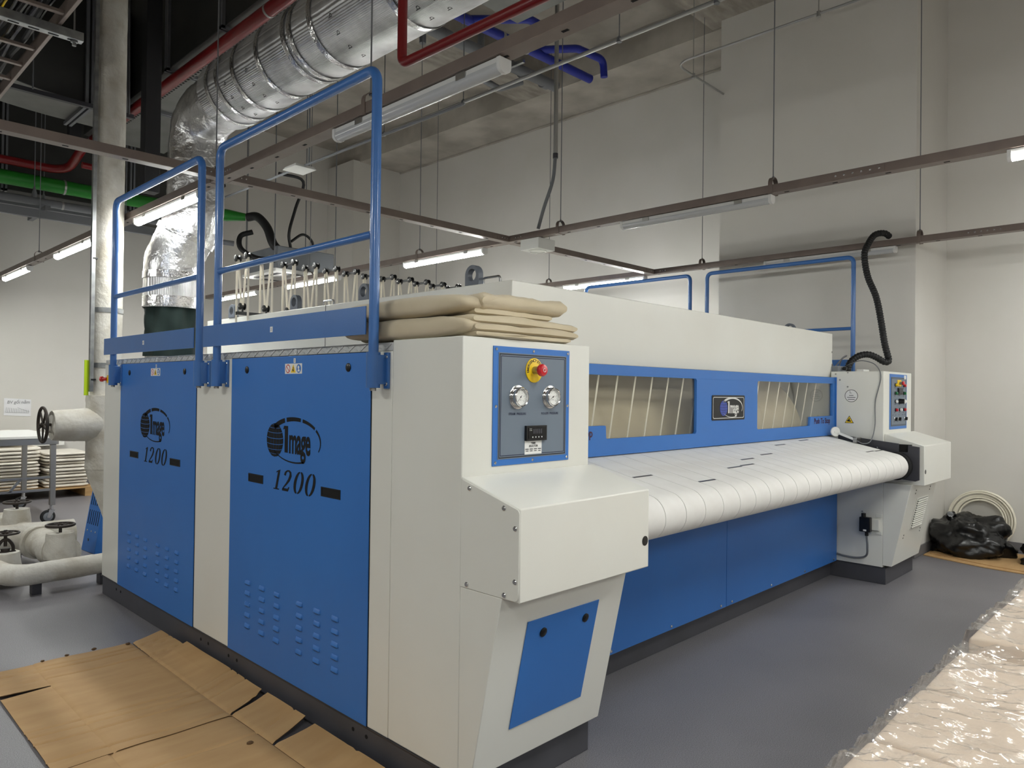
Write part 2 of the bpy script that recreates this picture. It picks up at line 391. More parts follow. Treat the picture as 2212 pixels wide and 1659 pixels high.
for a, b in ((-6,-2.445),(-2.355,.355),(.445,3.155),(3.245,5.635)):
    mb = MB(); mb.box(a,b,2.93-TW/2,2.93+TW/2,ZT,ZT+TH); mb.build('rail','trunk',D,bevel=.002)
    sm = MB(); slots(sm,'x',2.93,a+.15,b-.1); sm.m=[0]*len(sm.m); sm.build('slot_row','hole',D,kind='stuff')
for x in (.40,3.2,5.68):
    for s in (-1,1):
        if x > 5 and s > 0: continue
        q = MB().box(x+s*(TW/2+.002),x+s*.2,2.93-TW/2-.004,2.93-TW/2-.001,ZT+.004,ZT+TH-.004)
        q.build('joint_plate','trunk',D)
        bolts(D,[(x+s*(.07+.035*i),2.93-TW/2-.004,ZT+TH*.5) for i in range(3)],(0,-1,0))
    bolts(tA if x<1 else tB if x<4 else tC,[(x-TW/2,2.80-.035*i,ZT+TH*.5) for i in range(3)],(-1,0,0))
for t,x,ys in ((tB,3.2,(-.15,-.42)),(tC,5.68,(-.38,-.62))):
    MB().box(x-TW/2-.004,x-TW/2-.001,ys[1]-.03,ys[0]+.03,ZT+.008,ZT+TH-.008).build('joint_plate','trunk',t)
    bolts(t,[(x-TW/2-.004,ys[1]+(ys[0]-ys[1])*i/5,ZT+TH*.5) for i in range(6)],(-1,0,0),.007)
def lamp(x, yc, lit, label, L=1.3):
    t = thing('tube_light', label, 'light', (x,yc,ZT-.09), 'batten tube lights under the trunking')
    a, b = yc-L/2, yc+L/2
    MB().box(x-.03,x+.03,a+.01,b-.01,ZT-.028,ZT-.003).build('body','lampbody',t,bevel=.003)
    P = [(x-.033,ZT-.0275)]+[(x-.033*math.cos(math.radians(q)),ZT-.040-.026*math.sin(math.radians(q))) for q in range(0,181,15)]+[(x+.033,ZT-.0275)]
    MB().prism(P,'y',a+.022,b-.022).build('diffuser','lampon' if lit else 'lampoff',t)
    for y0,y1 in ((a,a+.0215),(b-.0215,b)):
        P2 = [(x-.036,ZT-.005)]+[(x-.036*math.cos(math.radians(q)),ZT-.041-.028*math.sin(math.radians(q))) for q in range(0,181,20)]+[(x+.036,ZT-.005)]
        MB().prism(P2,'y',y0,y1).build('end_cap','lampbody',t,bevel=.002)
    for y0 in (a+.25,b-.25): MB().box(x-.038,x-.0335,y0-.03,y0+.03,ZT-.034,ZT-.006).build('clip','steel',t)
    return t
lamp(.40,.85,False,'large unlit tube light under the near trunking, right of the guard rail')
lamp(.40,3.93,True,'bright tube light in front of the upright silver duct')
lamp(.40,6.37,True,'bright tube light just left of the white lagged riser pipe')
lamp(.40,8.8,True,'bright tube light at the far left end of its trunking')
lamp(3.2,.95,False,'unlit tube light under the trunking right of the speaker box')
lamp(3.2,3.91,True,'bright tube light above the lifting eyes, left of the speaker box')
lamp(3.2,6.55,True,'bright tube light behind the white hanging tapes under the cassette unit')
lamp(3.2,8.7,True,'bright tube light at the far end behind the leftmost hanging tapes')
lamp(3.2,-1.75,True,'bright tube light at the right edge of the picture')
lamp(5.68,.87,False,'unlit tube light in front of the white column behind the far guard rail')
lamp(5.68,3.68,True,'bright tube light behind the far blue guard rail above the hood')
lamp(5.68,6.4,True,'bright tube light on the far row hidden behind the ironer hood')
lamp(5.68,-1.8,True,'bright tube light on the far row past the right edge of the picture')
for i, y in enumerate((-4.3,-1.75)): lamp(.40,y,True,('tube light overhead far behind the viewpoint','tube light overhead just in front of the viewpoint')[i])
lamp(3.2,-4.3,True,'tube light beyond the right edge, second along its trunking')
for i, y in enumerate((-4.3,-1.75,1.5,4.7)): lamp(-2.4,y,True,'added unseen tube light %s on the trunking left of the picture' % ('first','second','third','fourth')[i])  # unseen lamps added, spaced to light the end doors
lamp(5.68,-4.4,True,'added unseen tube light on the far row well past the right edge')  # unseen lamp added to brighten the right wall

# ------------------------------------------------------------------ overhead services
def pipe(name, pts, r, m, label, cat='pipe', fr=.1, n=14, clips=None, clipm='galv', grp=None, sleeve=None):
    t = thing(name, label, cat, pts[0], grp)
    P = fillet(pts, fr, 8) if len(pts) > 2 else pts
    MB().tube(P, r, n).build('run', m, t)
    for c in (clips or []):
        c, d = Vector(c[0]), Vector(c[1])
        MB().tube([c-d*.012, c+d*.012], r*1.07, n).build('clamp', clipm, t)
    return t
# silver insulated duct: upright on the fan, offset, upright, elbow, long run towards the viewer
dt = thing('insulated_duct', 'big silver foil-wrapped duct rising behind the small guard rail and running overhead', 'duct', (.62,4.38,2.0))
R0 = .225
low = [(.60,4.33,2.20),(.60,4.33,2.46)]
up = fillet([(.60,4.33,2.46),(.60,4.33,2.60),(.74,4.22,2.98),(.74,4.22,3.8),(.74,3.6,3.84)], .30, 10)
def wob(P, r, amp, sc=7):
    # crumpled foil skin
    mb = MB(); mb.tube(P, r, 40, False)
    c = {}
    for i, v in enumerate(mb.v):
        p = P[i//40]; d = (v-p); mb.v[i] = p + d*(1+amp*noise.noise(v*sc)+amp*.6*noise.noise(v*sc*3))
    return mb
wob(resample(low,.03), .222, .02).build('lower_section', 'foil', dt)
wob(resample(up,.03), .222, .035, 9).build('offset_section', 'foilc', dt)
wob(resample([(.74,3.62,3.84),(.74,-1.6,3.84)],.06), .255, .005, 4).build('long_run', 'foily', dt)
def band(p, d, r, w=.05):
    d = Vector(d).normalized(); mb = MB(); P = [Vector(p)+d*(w*(i/4-.5)) for i in range(5)]
    mb.tube(P, r, 40, False)
    for i, v in enumerate(mb.v):
        q = P[i//40]; mb.v[i] = q + (v-q)*(1+.012*noise.noise(v*30))
    return mb.build('foil_band', 'foiltape', dt)
band((.60,4.33,2.25),(0,0,1),.229,.085); band((.60,4.33,2.47),(0,0,1),.229,.06)
band((.68,4.27,2.82),(.14,-.11,.4),.236,.05); band((.74,4.22,3.3),(0,0,1),.232,.05)
for y in (3.45,3.28,3.02,2.66,2.30,2.22,1.98,1.25,.35,.18): band((.74,y,3.84),(0,1,0),.262,.045)
for i,(y,k) in enumerate([(yy,kk) for yy in (3.15,2.82,1.75,.95,1.1) for kk in range(4)]):
    a = math.radians(200+22*k); o = (.74+.262*math.cos(a), y, 3.84+.262*math.sin(a))
    u = Vector((0,-1,0)); nrm = Vector((math.cos(a),0,math.sin(a))); v = nrm.cross(u)
    MB().text('d',.055,o,v*-1,u*-1,off=.004).build('printed_mark','ink',dt,recalc=False)
gc = MB()
def clothf(u, v):
    a = 2*math.pi*u; z = 1.80+.42*v; r = .205+.012*math.sin(5*a+v*6)*(1-abs(2*v-1)*.6)+.01*math.sin(9*a-3*v)
    return (.60+r*math.cos(a), 4.33+r*math.sin(a), z)
gc.grid(clothf,64,14).build('fabric_collar','greencloth',dt,label='dark green cloth collar')
fan = thing('exhaust_fan', 'blue exhaust fan housing under the dark green duct collar', 'fan', (.6,4.33,1.0))
MB().box(.43,.9,4.04,4.56,.9,1.72).build('housing','blue',fan,bevel=.01)
MB().cyl((.6,4.33,1.72),(.6,4.33,1.798),.2,n=32).build('spigot','galv',fan)
MB().box(.44,.48,4.06,4.1,0,.9).box(.84,.88,4.06,4.1,0,.9).box(.44,.48,4.5,4.54,0,.9).box(.84,.88,4.5,4.54,0,.9).build('stand','dark',fan)

pipe('red_sprinkler_pipe', [(.955,1.5,4.528),(.955,8.2,4.528),(.955,8.9,4.36),(-3,8.9,4.36)], .054, 'red', 'long dark red pipe running behind the silver duct to the far left corner', clips=[((.955,3.4,4.528),(0,1,0)),((.955,7.8,4.528),(0,1,0))], clipm='conduit', fr=.25)
pipe('red_sprinkler_branch', [(.44,.98,5.84),(.44,.98,3.19),(.50,-2.6,3.19)], .0245, 'red', 'dark red pipe dropping from the ceiling and turning right above the unlit lamp', fr=.045)
pipe('red_sprinkler_stub', [(1.0,8.42,4.36),(1.5,8.42,4.36)], .04, 'red', 'short dark red branch pipe behind the white riser')
pipe('red_thin_pipe', [(2.6,2.0,5.7),(2.6,-1.5,5.7)], .018, 'red', 'thin red pipe under the ceiling at the top edge above the trunking')
pt = pipe('green_pipe', [(-4,9.0,4.17),(2.6,9.0,4.17)], .09, 'green', 'thick bright green pipe under the dark duct at far left', clips=[((.95,9.0,4.17),(1,0,0))], clipm='conduit')
pipe('grey_drain_pipe', [(-4,8.7,3.86),(2.6,8.7,3.86)], .05, 'greypipe', 'grey pipe below the green pipe at far left', clips=[((.86,8.7,3.86),(1,0,0))], clipm='conduit')
for i, x in enumerate((.55,.72)):
    MB().cyl((x,8.7+.3*i,3.9),(x,8.7+.3*i,6.2),.006,n=6).lathe((x,8.7+.3*i,3.88),(0,0,1),[(.03,0),(.03,.07),(.01,.16)],10).build('pipe_hanger','greypipe',cat='hanger',label=('threaded rod hanger holding the grey pipe at far left','threaded rod hanger in front of the green pipe, right of its twin')[i],group='pipe hanger rods')
# rectangular ducts: low light painted into the sides, undersides in the lit tone
def rduct(name, x0,x1,y0,y1,z0,z1, m, label, axis, ribs, side='ductshade'):
    t = thing(name, label, 'duct', ((x0+x1)/2,(y0+y1)/2,z0))
    MB().box(x0,x1,y0,y1,z0,z1).build('body', side, t, bevel=.006)
    if axis == 'y': MB().box(x0+.004,x1-.004,y0,y1,z0-.004,z0-.001).build('underside', m, t)
    else: MB().box(x0,x1,y0+.004,y1-.004,z0-.004,z0-.001).build('underside', m, t)
    for r in ribs:
        for w in (-.022,.022):
            q = MB()
            if axis == 'y': q.box(x0-.03,x1+.03,r+w-.012,r+w+.012,z0-.035,z0-.005).box(x0-.03,x0-.001,r+w-.012,r+w+.012,z0-.03,z1+.02)
            else: q.box(r+w-.012,r+w+.012,y0-.03,y1+.03,z0-.035,z0-.005).box(r+w-.012,r+w+.012,y0-.03,y0-.001,z0-.03,z1+.02)
            q.build('flange','greypipe',t)
    return t
rduct('rectangular_duct',.9,1.85,2.6,8.0,4.62,5.75,'ductlight','large rectangular duct, shade painted on its sides, pale underside, above the red pipe','y',(2.9,4.1,5.3,6.5))
RD = [o for o in COL.objects if o.name == 'rectangular_duct'][0]
MB().box(1.075,1.115,2.7,7.9,4.585,4.612).build('slotted_rail','ductlight',RD)
sl = MB()
for i in range(86): sl.box(1.085,1.105,2.74+.06*i,2.768+.06*i,4.5835,4.5855)
sl.build('rail_slots','hole',RD,kind='stuff')
rduct('rectangular_duct',-4,3.0,9.35,10.3,4.1,5.9,'ductshade','shade-painted dark rectangular duct along the back wall above the green pipe','x',(-1.2,0.35,1.9))
rduct('pale_flat_duct',1.9,3.1,-3,2.75,5.0,5.42,'ductlight','pale flat duct at the top edge above the red pipe elbow','y',(.2,),side='ductlight')
# curved elbow duct at the upper left, low light painted into its sides
el = thing('elbow_duct','shade-painted dark curved rectangular duct elbow behind the cable ladder','duct',(.2,6.4,4.4))
path = [(.86,6.64)]+[(.5-2.0*math.sin(math.radians(a)),4.62+2.0*math.cos(math.radians(a))) for a in range(0,61,5)]
def offs(P, d):
    out = []
    for i, p in enumerate(P):
        a = Vector(P[max(i-1,0)]); b = Vector(P[min(i+1,len(P)-1)]); t = (b-a).normalized(); out.append((p[0]-t.y*d, p[1]+t.x*d))
    return out
Pi, Po = offs(path,.34), offs(path,-.34)
MB().prism(Pi+Po[::-1],'z',4.42,5.5).build('body','ductshade',el,bevel=.004)
MB().prism(offs(path,.335)+offs(path,-.335)[::-1],'z',4.414,4.419).build('underside','ductlight',el)
for x in (.8,.48):
    for w in (-.025,.025): MB().box(x+w-.014,x+w+.014,6.24,7.02,4.375,4.412).box(x+w-.014,x+w+.014,6.24,6.275,4.38,5.52).build('flange','greypipe',el)
MB().box(-.6,.86,6.12,6.17,4.33,4.372).build('support_strut','dark',el)
for x in (-.05,.8): MB().cyl((x,6.075,4.35),(x,6.145,6.2),.007,n=6).build('hanger_rod','greypipe',el)
st = MB().box(.56,.69,4.9,5.03,3.3,6.24); st.build('hanging_post','deckdark',cat='post',label='dark steel post hanging from the ceiling beside the white riser',bevel=.004)
MB().box(.62,.74,7.5,7.6,4.4,5.8).box(.45,.86,7.3,7.7,4.9,5.7).build('service_box','deckdark',cat='duct',label='black boxed services behind the white riser near the ceiling')
# steel channel frame under the pipes at far left
fr = thing('channel_frame','grey steel channel frame under the grey pipe at far left','frame',(0,9,3.7))
MB().box(-4,1.9,9.22,9.30,3.88,3.98).build('beam','greypipe',fr,bevel=.003)
MB().box(-4,1.9,8.3,8.36,3.58,3.68).build('beam','greypipe',fr,bevel=.003)
for x in (-.9,.62): MB().box(x-.03,x+.03,8.36,9.219,3.70,3.76).build('cross_member','greypipe',fr,bevel=.003)
for x in (-1.5,1.5): MB().cyl((x,8.33,3.68),(x,8.33,6.2),.006,n=6).build('hanger_rod','greypipe',fr)
# cable ladder and its cables
cl = thing('cable_ladder','dark cable ladder full of cables in the upper left corner','cable ladder',(-.9,4.5,3.9))
LZ = 3.9
for x in (-.47,-1.35): MB().box(x-.012,x+.012,1.0,7.0,LZ,LZ+.1).build('side_rail','trunk',cl,bevel=.003)
y = 1.15
while y < 6.9:
    MB().box(-1.338,-.482,y-.018,y+.018,LZ+.012,LZ+.034).build('rung','trunk',cl,bevel=.002)
    MB().lathe((-.458,y,LZ+.03),(1,0,0),[(.011,0),(.011,.006),(.006,.01)],8).build('rung_bolt','chrome',cl); y += .36
random.seed(3)
for i in range(26):
    x = -1.31+.031*i; c = ('rubber','black','rubber','dark')[i%4] if i%9 else 'yellow'
    MB().tube(spline([(x+random.uniform(-.02,.02),1.0+.5*k,LZ+.055+.012*(i%3)+random.uniform(-.006,.012)) for k in range(13)],3),.006 if c == 'yellow' else random.choice((.009,.012,.016)),6).build('cable',c,cl)
su = thing('strut_channel','galvanised slotted strut carrying the cable ladder at upper left','strut',(-.6,3.5,3.84))
MB().prism([(3.44,3.835),(3.5,3.835),(3.5,3.895),(3.44,3.895)],'x',-1.9,-.33).build('channel','galv',su,bevel=.003)
for i in range(14): MB().box(-1.85+.11*i,-1.79+.11*i,3.462,3.478,3.8335,3.8365).build('slot','hole',su)
MB().cyl((-.38,3.47,3.80),(-.38,3.47,6.2),.006,n=6).lathe((-.38,3.47,3.8),(0,0,1),[(.013,0),(.013,.02),(.022,.022),(.022,.03)],8).build('hanger_rod','galv',su)
# blue and grey pipes under the slab on the right
bp = thing('blue_pipe','dark blue water pipe with branches under the concrete ceiling','pipe',(4.5,3.93,5.6))
MB().tube([(2.6,3.95,5.6),(5.62,3.88,5.6)],.055,16).build('run','bluepipe',bp)
MB().tube(fillet([(3.5,4.0,5.62),(4.0,3.45,5.62),(4.45,3.45,5.62)],.12),.045,12).build('branch','bluepipe',bp)
MB().tube(fillet([(4.6,4.0,5.66),(4.95,3.55,5.66),(5.4,3.5,5.66),(5.42,3.5,5.45)],.1),.045,12).build('branch','bluepipe',bp)
for x in (2.95,4.45,4.05): MB().tube([(x-.02,3.95-.02*(x-2.6)/1,5.6),(x+.02,3.95-.02*(x-2.6),5.6)],.062,16).build('clamp','conduit',bp)
gp = thing('grey_soil_pipe','grey plastic drain pipe with elbows beside the blue pipes','pipe',(4.4,4.38,5.58))
MB().tube([(2.6,4.38,5.6),(5.5,4.36,5.6)],.07,16).build('run','greypipe',gp)
for x in (3.6,4.15,4.9,5.3): MB().tube([(x-.05,4.38,5.6),(x+.05,4.38,5.6)],.078,16).build('coupling','greypipe',gp)
MB().tube(fillet([(4.35,4.6,6.0),(4.35,4.6,5.42),(4.7,4.62,5.4),(4.95,4.45,5.52)],.1),.04,12).build('trap_bend','greypipe',gp)
MB().tube(fillet([(3.4,4.55,6.1),(3.4,4.55,5.5)],.1),.04,12).build('drop','greypipe',gp)
for x in (3.0,4.5): MB().box(x-.02,x+.02,4.0,4.75,5.48,5.52).cyl((x,4.7,5.46),(x,4.7,6.2),.007,n=6).build('support','galv',gp)
# conduits
c1 = thing('steel_conduit','straight bright steel conduit hung on rods under the concrete beam','conduit',(2.8,3,4.4))
MB().tube([(2.92,6.6,4.35),(2.92,-1.5,4.35)],.017,10).build('run','conduit',c1)
for y in (4.6,3.3,1.45,.6):
    MB().cyl((2.92,y,4.35),(2.92,y,5.84 if y > 2.8 else 4.96),.005,n=6).lathe((2.92,y,4.33),(0,0,1),[(.022,0),(.022,.03),(.008,.05)],8).build('hanger_rod','greypipe',c1)
c2 = thing('drop_conduit','vertical grey conduit with a flexible end feeding the speaker box','conduit',(3.3,2.5,3.1))
MB().cyl((3.28,2.42,3.72),(3.28,2.42,ZC-.02),.02,n=10).build('tube','conduit',c2)
MB().tube(spline([(3.28,2.42,3.74),(3.27,2.44,3.5),(3.24,2.52,3.25),(3.22,2.57,3.06)],5),.016,10).build('flexible_end','greypipe',c2)
MB().tube([(3.28,2.42,3.70),(3.28,2.42,3.745)],.024,10).build('collar','dark',c2)
C3 = [(5.875,2.13,5.0),(4.83,2.13,5.0),(4.83,-1.6,5.0)]
c3 = thing('thin_conduit','thin bent conduit crossing in front of the white column near the ceiling','conduit',(5.6,1,5.2))
MB().tube(fillet(C3,.2,8),.012,8).build('run','conduit',c3)
for p in ((4.83,.634),(5.21,2.13)): MB().cyl((*p,5.0),(*p,5.855),.005,n=6).lathe((*p,4.97),(0,0,1),[(.02,0),(.02,.05)],8).build('hanger_rod','conduit',c3)
sp = thing('speaker_box','square white speaker box hung under the trunking crossing','speaker',(3.3,2.62,2.9))
MB().box(3.15,3.38,2.50,2.73,2.865,2.966).build('housing','plastic',sp,bevel=.004)
MB().lathe((3.265,2.615,2.866),(0,0,-1),[(.085,0),(.085,.008),(.07,.010),(.066,.004)],32).build('grille_ring','plastic',sp)
se = thing('sensor_unit','small pale flat emergency lamp plate on a thin conduit behind the guard rail','sensor',(1.05,3.05,3.25))
MB().hexa([(.95,2.95,3.21),(1.13,2.95,3.21),(1.13,3.15,3.21),(.95,3.15,3.21),(.965,2.97,3.235),(1.115,2.97,3.235),(1.115,3.13,3.235),(.965,3.13,3.235)]).build('plate','plastic',se,bevel=.004)
MB().tube([(1.03,2.95,3.225),(1.05,1.2,3.225)],.009,8).tube([(1.03,3.15,3.225),(1.03,4.6,3.225)],.009,8).build('conduit','greypipe',se)
MB().cyl((1.12,3.05,3.235),(1.12,3.05,4.575),.006,n=6).build('hanger_rod','greypipe',se)
# ceiling cassette unit, its hoses and the green fitting
ac = thing('cassette_unit','grey cassette air unit hanging beyond the tapes with black hoses','air unit',(3.4,7.1,3.1))
MB().box(2.88,3.73,6.87,7.72,3.12,3.42).build('casing','acgrey',ac,bevel=.01)
MB().box(2.83,3.78,6.82,7.77,3.075,3.118).build('front_panel','plastic',ac,bevel=.008)
for w in ((2.93,2.99,6.97,7.62),(3.62,3.68,6.97,7.62),(3.03,3.58,6.92,6.98),(3.03,3.58,7.61,7.67)): MB().box(*w,3.070,3.076).build('air_slot','dark',ac)
for p in ((2.85,6.89),(3.76,6.89),(3.76,7.7),(2.85,7.7)): MB().cyl((*p,3.2),(*p,6.2),.007,n=6).build('hanger_rod','greypipe',ac)
MB().tube(spline([(2.72,7.40,3.84),(2.80,7.28,3.84),(2.86,7.12,3.68),(2.89,7.0,3.45),(3.02,6.95,3.32)],6),.058,12).build('insulated_hose','rubber',ac)
MB().tube(spline([(2.72,7.25,3.62),(2.58,7.3,3.55),(2.56,7.25,3.38),(2.7,7.12,3.26),(2.9,7.0,3.24)],6),.034,10).build('drain_hose','rubber',ac)
MB().tube(spline([(2.78,6.67,4.3),(3.18,6.77,4.3),(3.13,6.87,3.95),(3.03,6.85,3.6),(3.10,6.92,3.40)],6),.02,8).build('cable','rubber',ac)
MB().tube(spline([(3.08,6.88,3.5),(3.25,6.88,3.62),(3.40,6.9,3.55),(3.43,6.93,3.41)],6),.018,8).build('cable','rubber',ac)
gv = thing('green_valve','green pipe fitting with blue handle behind the guard rail','valve',(2.2,7.7,4))
MB().tube([(2.0,7.8,3.88),(2.5,7.54,3.85)],.08,14).tube([(2.5,7.54,3.85),(2.7,7.42,3.84)],[.08,.05],14).build('body','green',gv)
MB().box(2.25,2.42,7.56,7.66,3.96,4.05).build('handle','bluepipe',gv,bevel=.01)
MB().tube([(2.2,7.7,3.88),(2.16,7.72,3.6)],.045,10).build('branch','green',gv)
MB().cyl((2.0,7.5,3.46),(2.5,7.32,3.44),.035,n=12).build('grey_pipe_length','greypipe',cat='pipe',label='short grey pipe below the green fitting')

# ------------------------------------------------------------------ the flatwork ironer
IR = thing('flatwork_ironer','huge white and blue flatwork ironer with belt feed table and guard rails','ironing machine',(2.7,2.0,0))
MX = 5.375                                    # overall length; right end mirrors the left
UE, VE = (0,-1,0), (0,0,1)                    # end face axes (facing -x)
UF, VF = (1,0,0), (0,0,1)                     # front face axes (facing -y)
def mx(a, b, right): return (MX-b, MX-a) if right else (a, b)
def screw(p, d, parent, r=.008, m='chrome', name='screw'):
    return MB().lathe(p, d, [(r,0),(r,r*.35),(r*.75,r*.6),(r*.3,r*.62)], 12).build(name, m, parent)
# plinths
for right in (False, True):
    a, b = mx(.006,.735,right)
    pl = MB().box(a,b,-.022,4.0,0.001,.135).build('plinth','plinth',IR,bevel=.003)
    if not right:
        for y in (3.69,3.6,2.24,2.14,1.88,1.781,.68,.582): MB().lathe((.0055,y,.092),(-1,0,0),[(.009,0),(.009,.001)],12).build('bolt_hole','hole',pl)
    MB().box(*mx(-.004,.74,right),-.03,4.005,.1355,.1395).build('plinth_lip','dark',IR)
MB().box(.736,4.639,.42,.5,.001,.13).build('plinth','plinth',IR)
# side cabinets
for right in (False, True):
    a, b = mx(0,.72,right)
    MB().box(a,b,.427,4.0,.14,1.706).build('side_cabinet','white',IR,bevel=.003)
    a, b = mx(.002,.70,right)
    MB().box(a,b,.428,3.99,1.707,1.742).build('tread_platform','tread',IR,bevel=.002)
MB().box(.72,4.65,3.92,3.98,.05,1.73).build('rear_cover','white',IR)
# raised lozenges along the edge of the tread platform
tr = MB(); y = .45; k = 0
while y < 3.97:
    s = 1 if k % 2 else -1; c = (y, 1.7245)
    for dy, dz in ((0,.006),(.022,-.006)):
        p = [(-.016,-.004*s),( -.008,.0035-.003*s),(.016,.004*s),(.008,-.0035+.003*s)]
        tr.add([(.0015,c[0]+dy+q[0],c[1]+dz+q[1]*1.5) for q in p]+[(-.0012,c[0]+dy+q[0]*.7,c[1]+dz+q[1]) for q in p],[(0,1,2,3),(4,5,6,7),(0,1,5,4),(1,2,6,5),(2,3,7,6),(3,0,4,7)])
    y += .044; k += 1
tr.build('tread_pattern','tread',IR,kind='stuff')
# doors with logo, number, pull slots, louvres, safety sticker
def globe_polys(cx, cz, r, gap=.12, n=9):
    out = []
    for i in range(n):
        a0, a1 = math.radians(-90+180*(i+gap/2)/n), math.radians(-90+180*(i+1-gap/2)/n)
        for j in range(n):
            b0, b1 = math.radians(-90+180*(j+gap/2)/n), math.radians(-90+180*(j+1-gap/2)/n)
            out.append([(cx+r*math.cos(a)*math.sin(b), cz+r*math.sin(a)+.008*math.cos(a)*math.cos(b)*-1) for a,b in ((a0,b0),(a0,b1),(a1,b1),(a1,b0))])
    return out
def swoosh(cx, cz, rx, rz, a0, a1, w0, w1, n=36, cuts=()):
    P = ell(cx,cz,rx,rz,n,a0,a1); Ws = [w0+(w1-w0)*(i/n) for i in range(n+1)]
    return [q for i, q in enumerate(ribbon(P,Ws)) if i not in cuts]
def logo(parent, o, u, v, k, mats, gm=0, tm=0, name='logo', cuts=(7,15,23)):
    # o: centre of the emblem, k: scale (1 = door size)
    mb = MB(); o = Vector(o)
    mb.flat([[(x*k,y*k) for x,y in p] for p in globe_polys(-.19,0,.083)],o,u,v,m=gm)
    for p in (swoosh(0,.005,.235,.104,146,-22,.026,.005,36,cuts)+swoosh(0,.005,.235,.104,214,292,.004,.008,20)): mb.flat([[(x*k,y*k) for x,y in p]],o,u,v,m=tm)
    mb.flat([[(x*k,y*k) for x,y in p] for p in ([(-.092,-.055),(-.062,-.055),(-.062,.074),(-.092,.074)],[(-.108,.055),(-.092,.06),(-.092,.074),(-.100,.074)])],o,u,v,m=tm)
    mb.text('mage',.178*k,o+Vector(u)*(-.052*k)+Vector(v)*(-.053*k),u,v,m=tm,sx=.56,bold=.0042*k,gap=.94)
    return mb.build(name, mats, parent, recalc=False, smooth=0)
def digits(o, u, v, parent):
    sh = .32
    def put(polys, x): MB().flat([[((x+p[0])*1.1+p[1]*sh, p[1]) for p in q] for q in polys],o,u,v).build('digit','hole',parent,recalc=False,smooth=0)
    one = [[(.019,0.004),(.037,0.004),(.037,.100),(.019,.094)],[(.004,0),(.054,0),(.054,.005),(.004,.005)],[(.006,.082),(.022,.090),(.022,.096),(.006,.088)]]
    put(one, 0)
    P = [(.006,.076),(.009,.090),(.020,.099),(.036,.100),(.050,.092),(.055,.076),(.048,.056),(.032,.036),(.014,.018),(.006,.007)]
    put(ribbon(P,[.017,.014,.008,.008,.013,.020,.018,.012,.008,.007])+[[(.004,0),(.056,0),(.062,.022),(.055,.022),(.05,.013),(.004,.013)]],.078)
    for x in (.176,.272):
        L = ell(.034,.051,.029,.051,16,97,263); R = ell(.034,.051,.029,.051,16,-83,83)
        wd = [.006+.014*math.sin(math.pi*i/16) for i in range(17)]
        put(ribbon(L,wd)+ribbon(R,wd),x)
lv = None
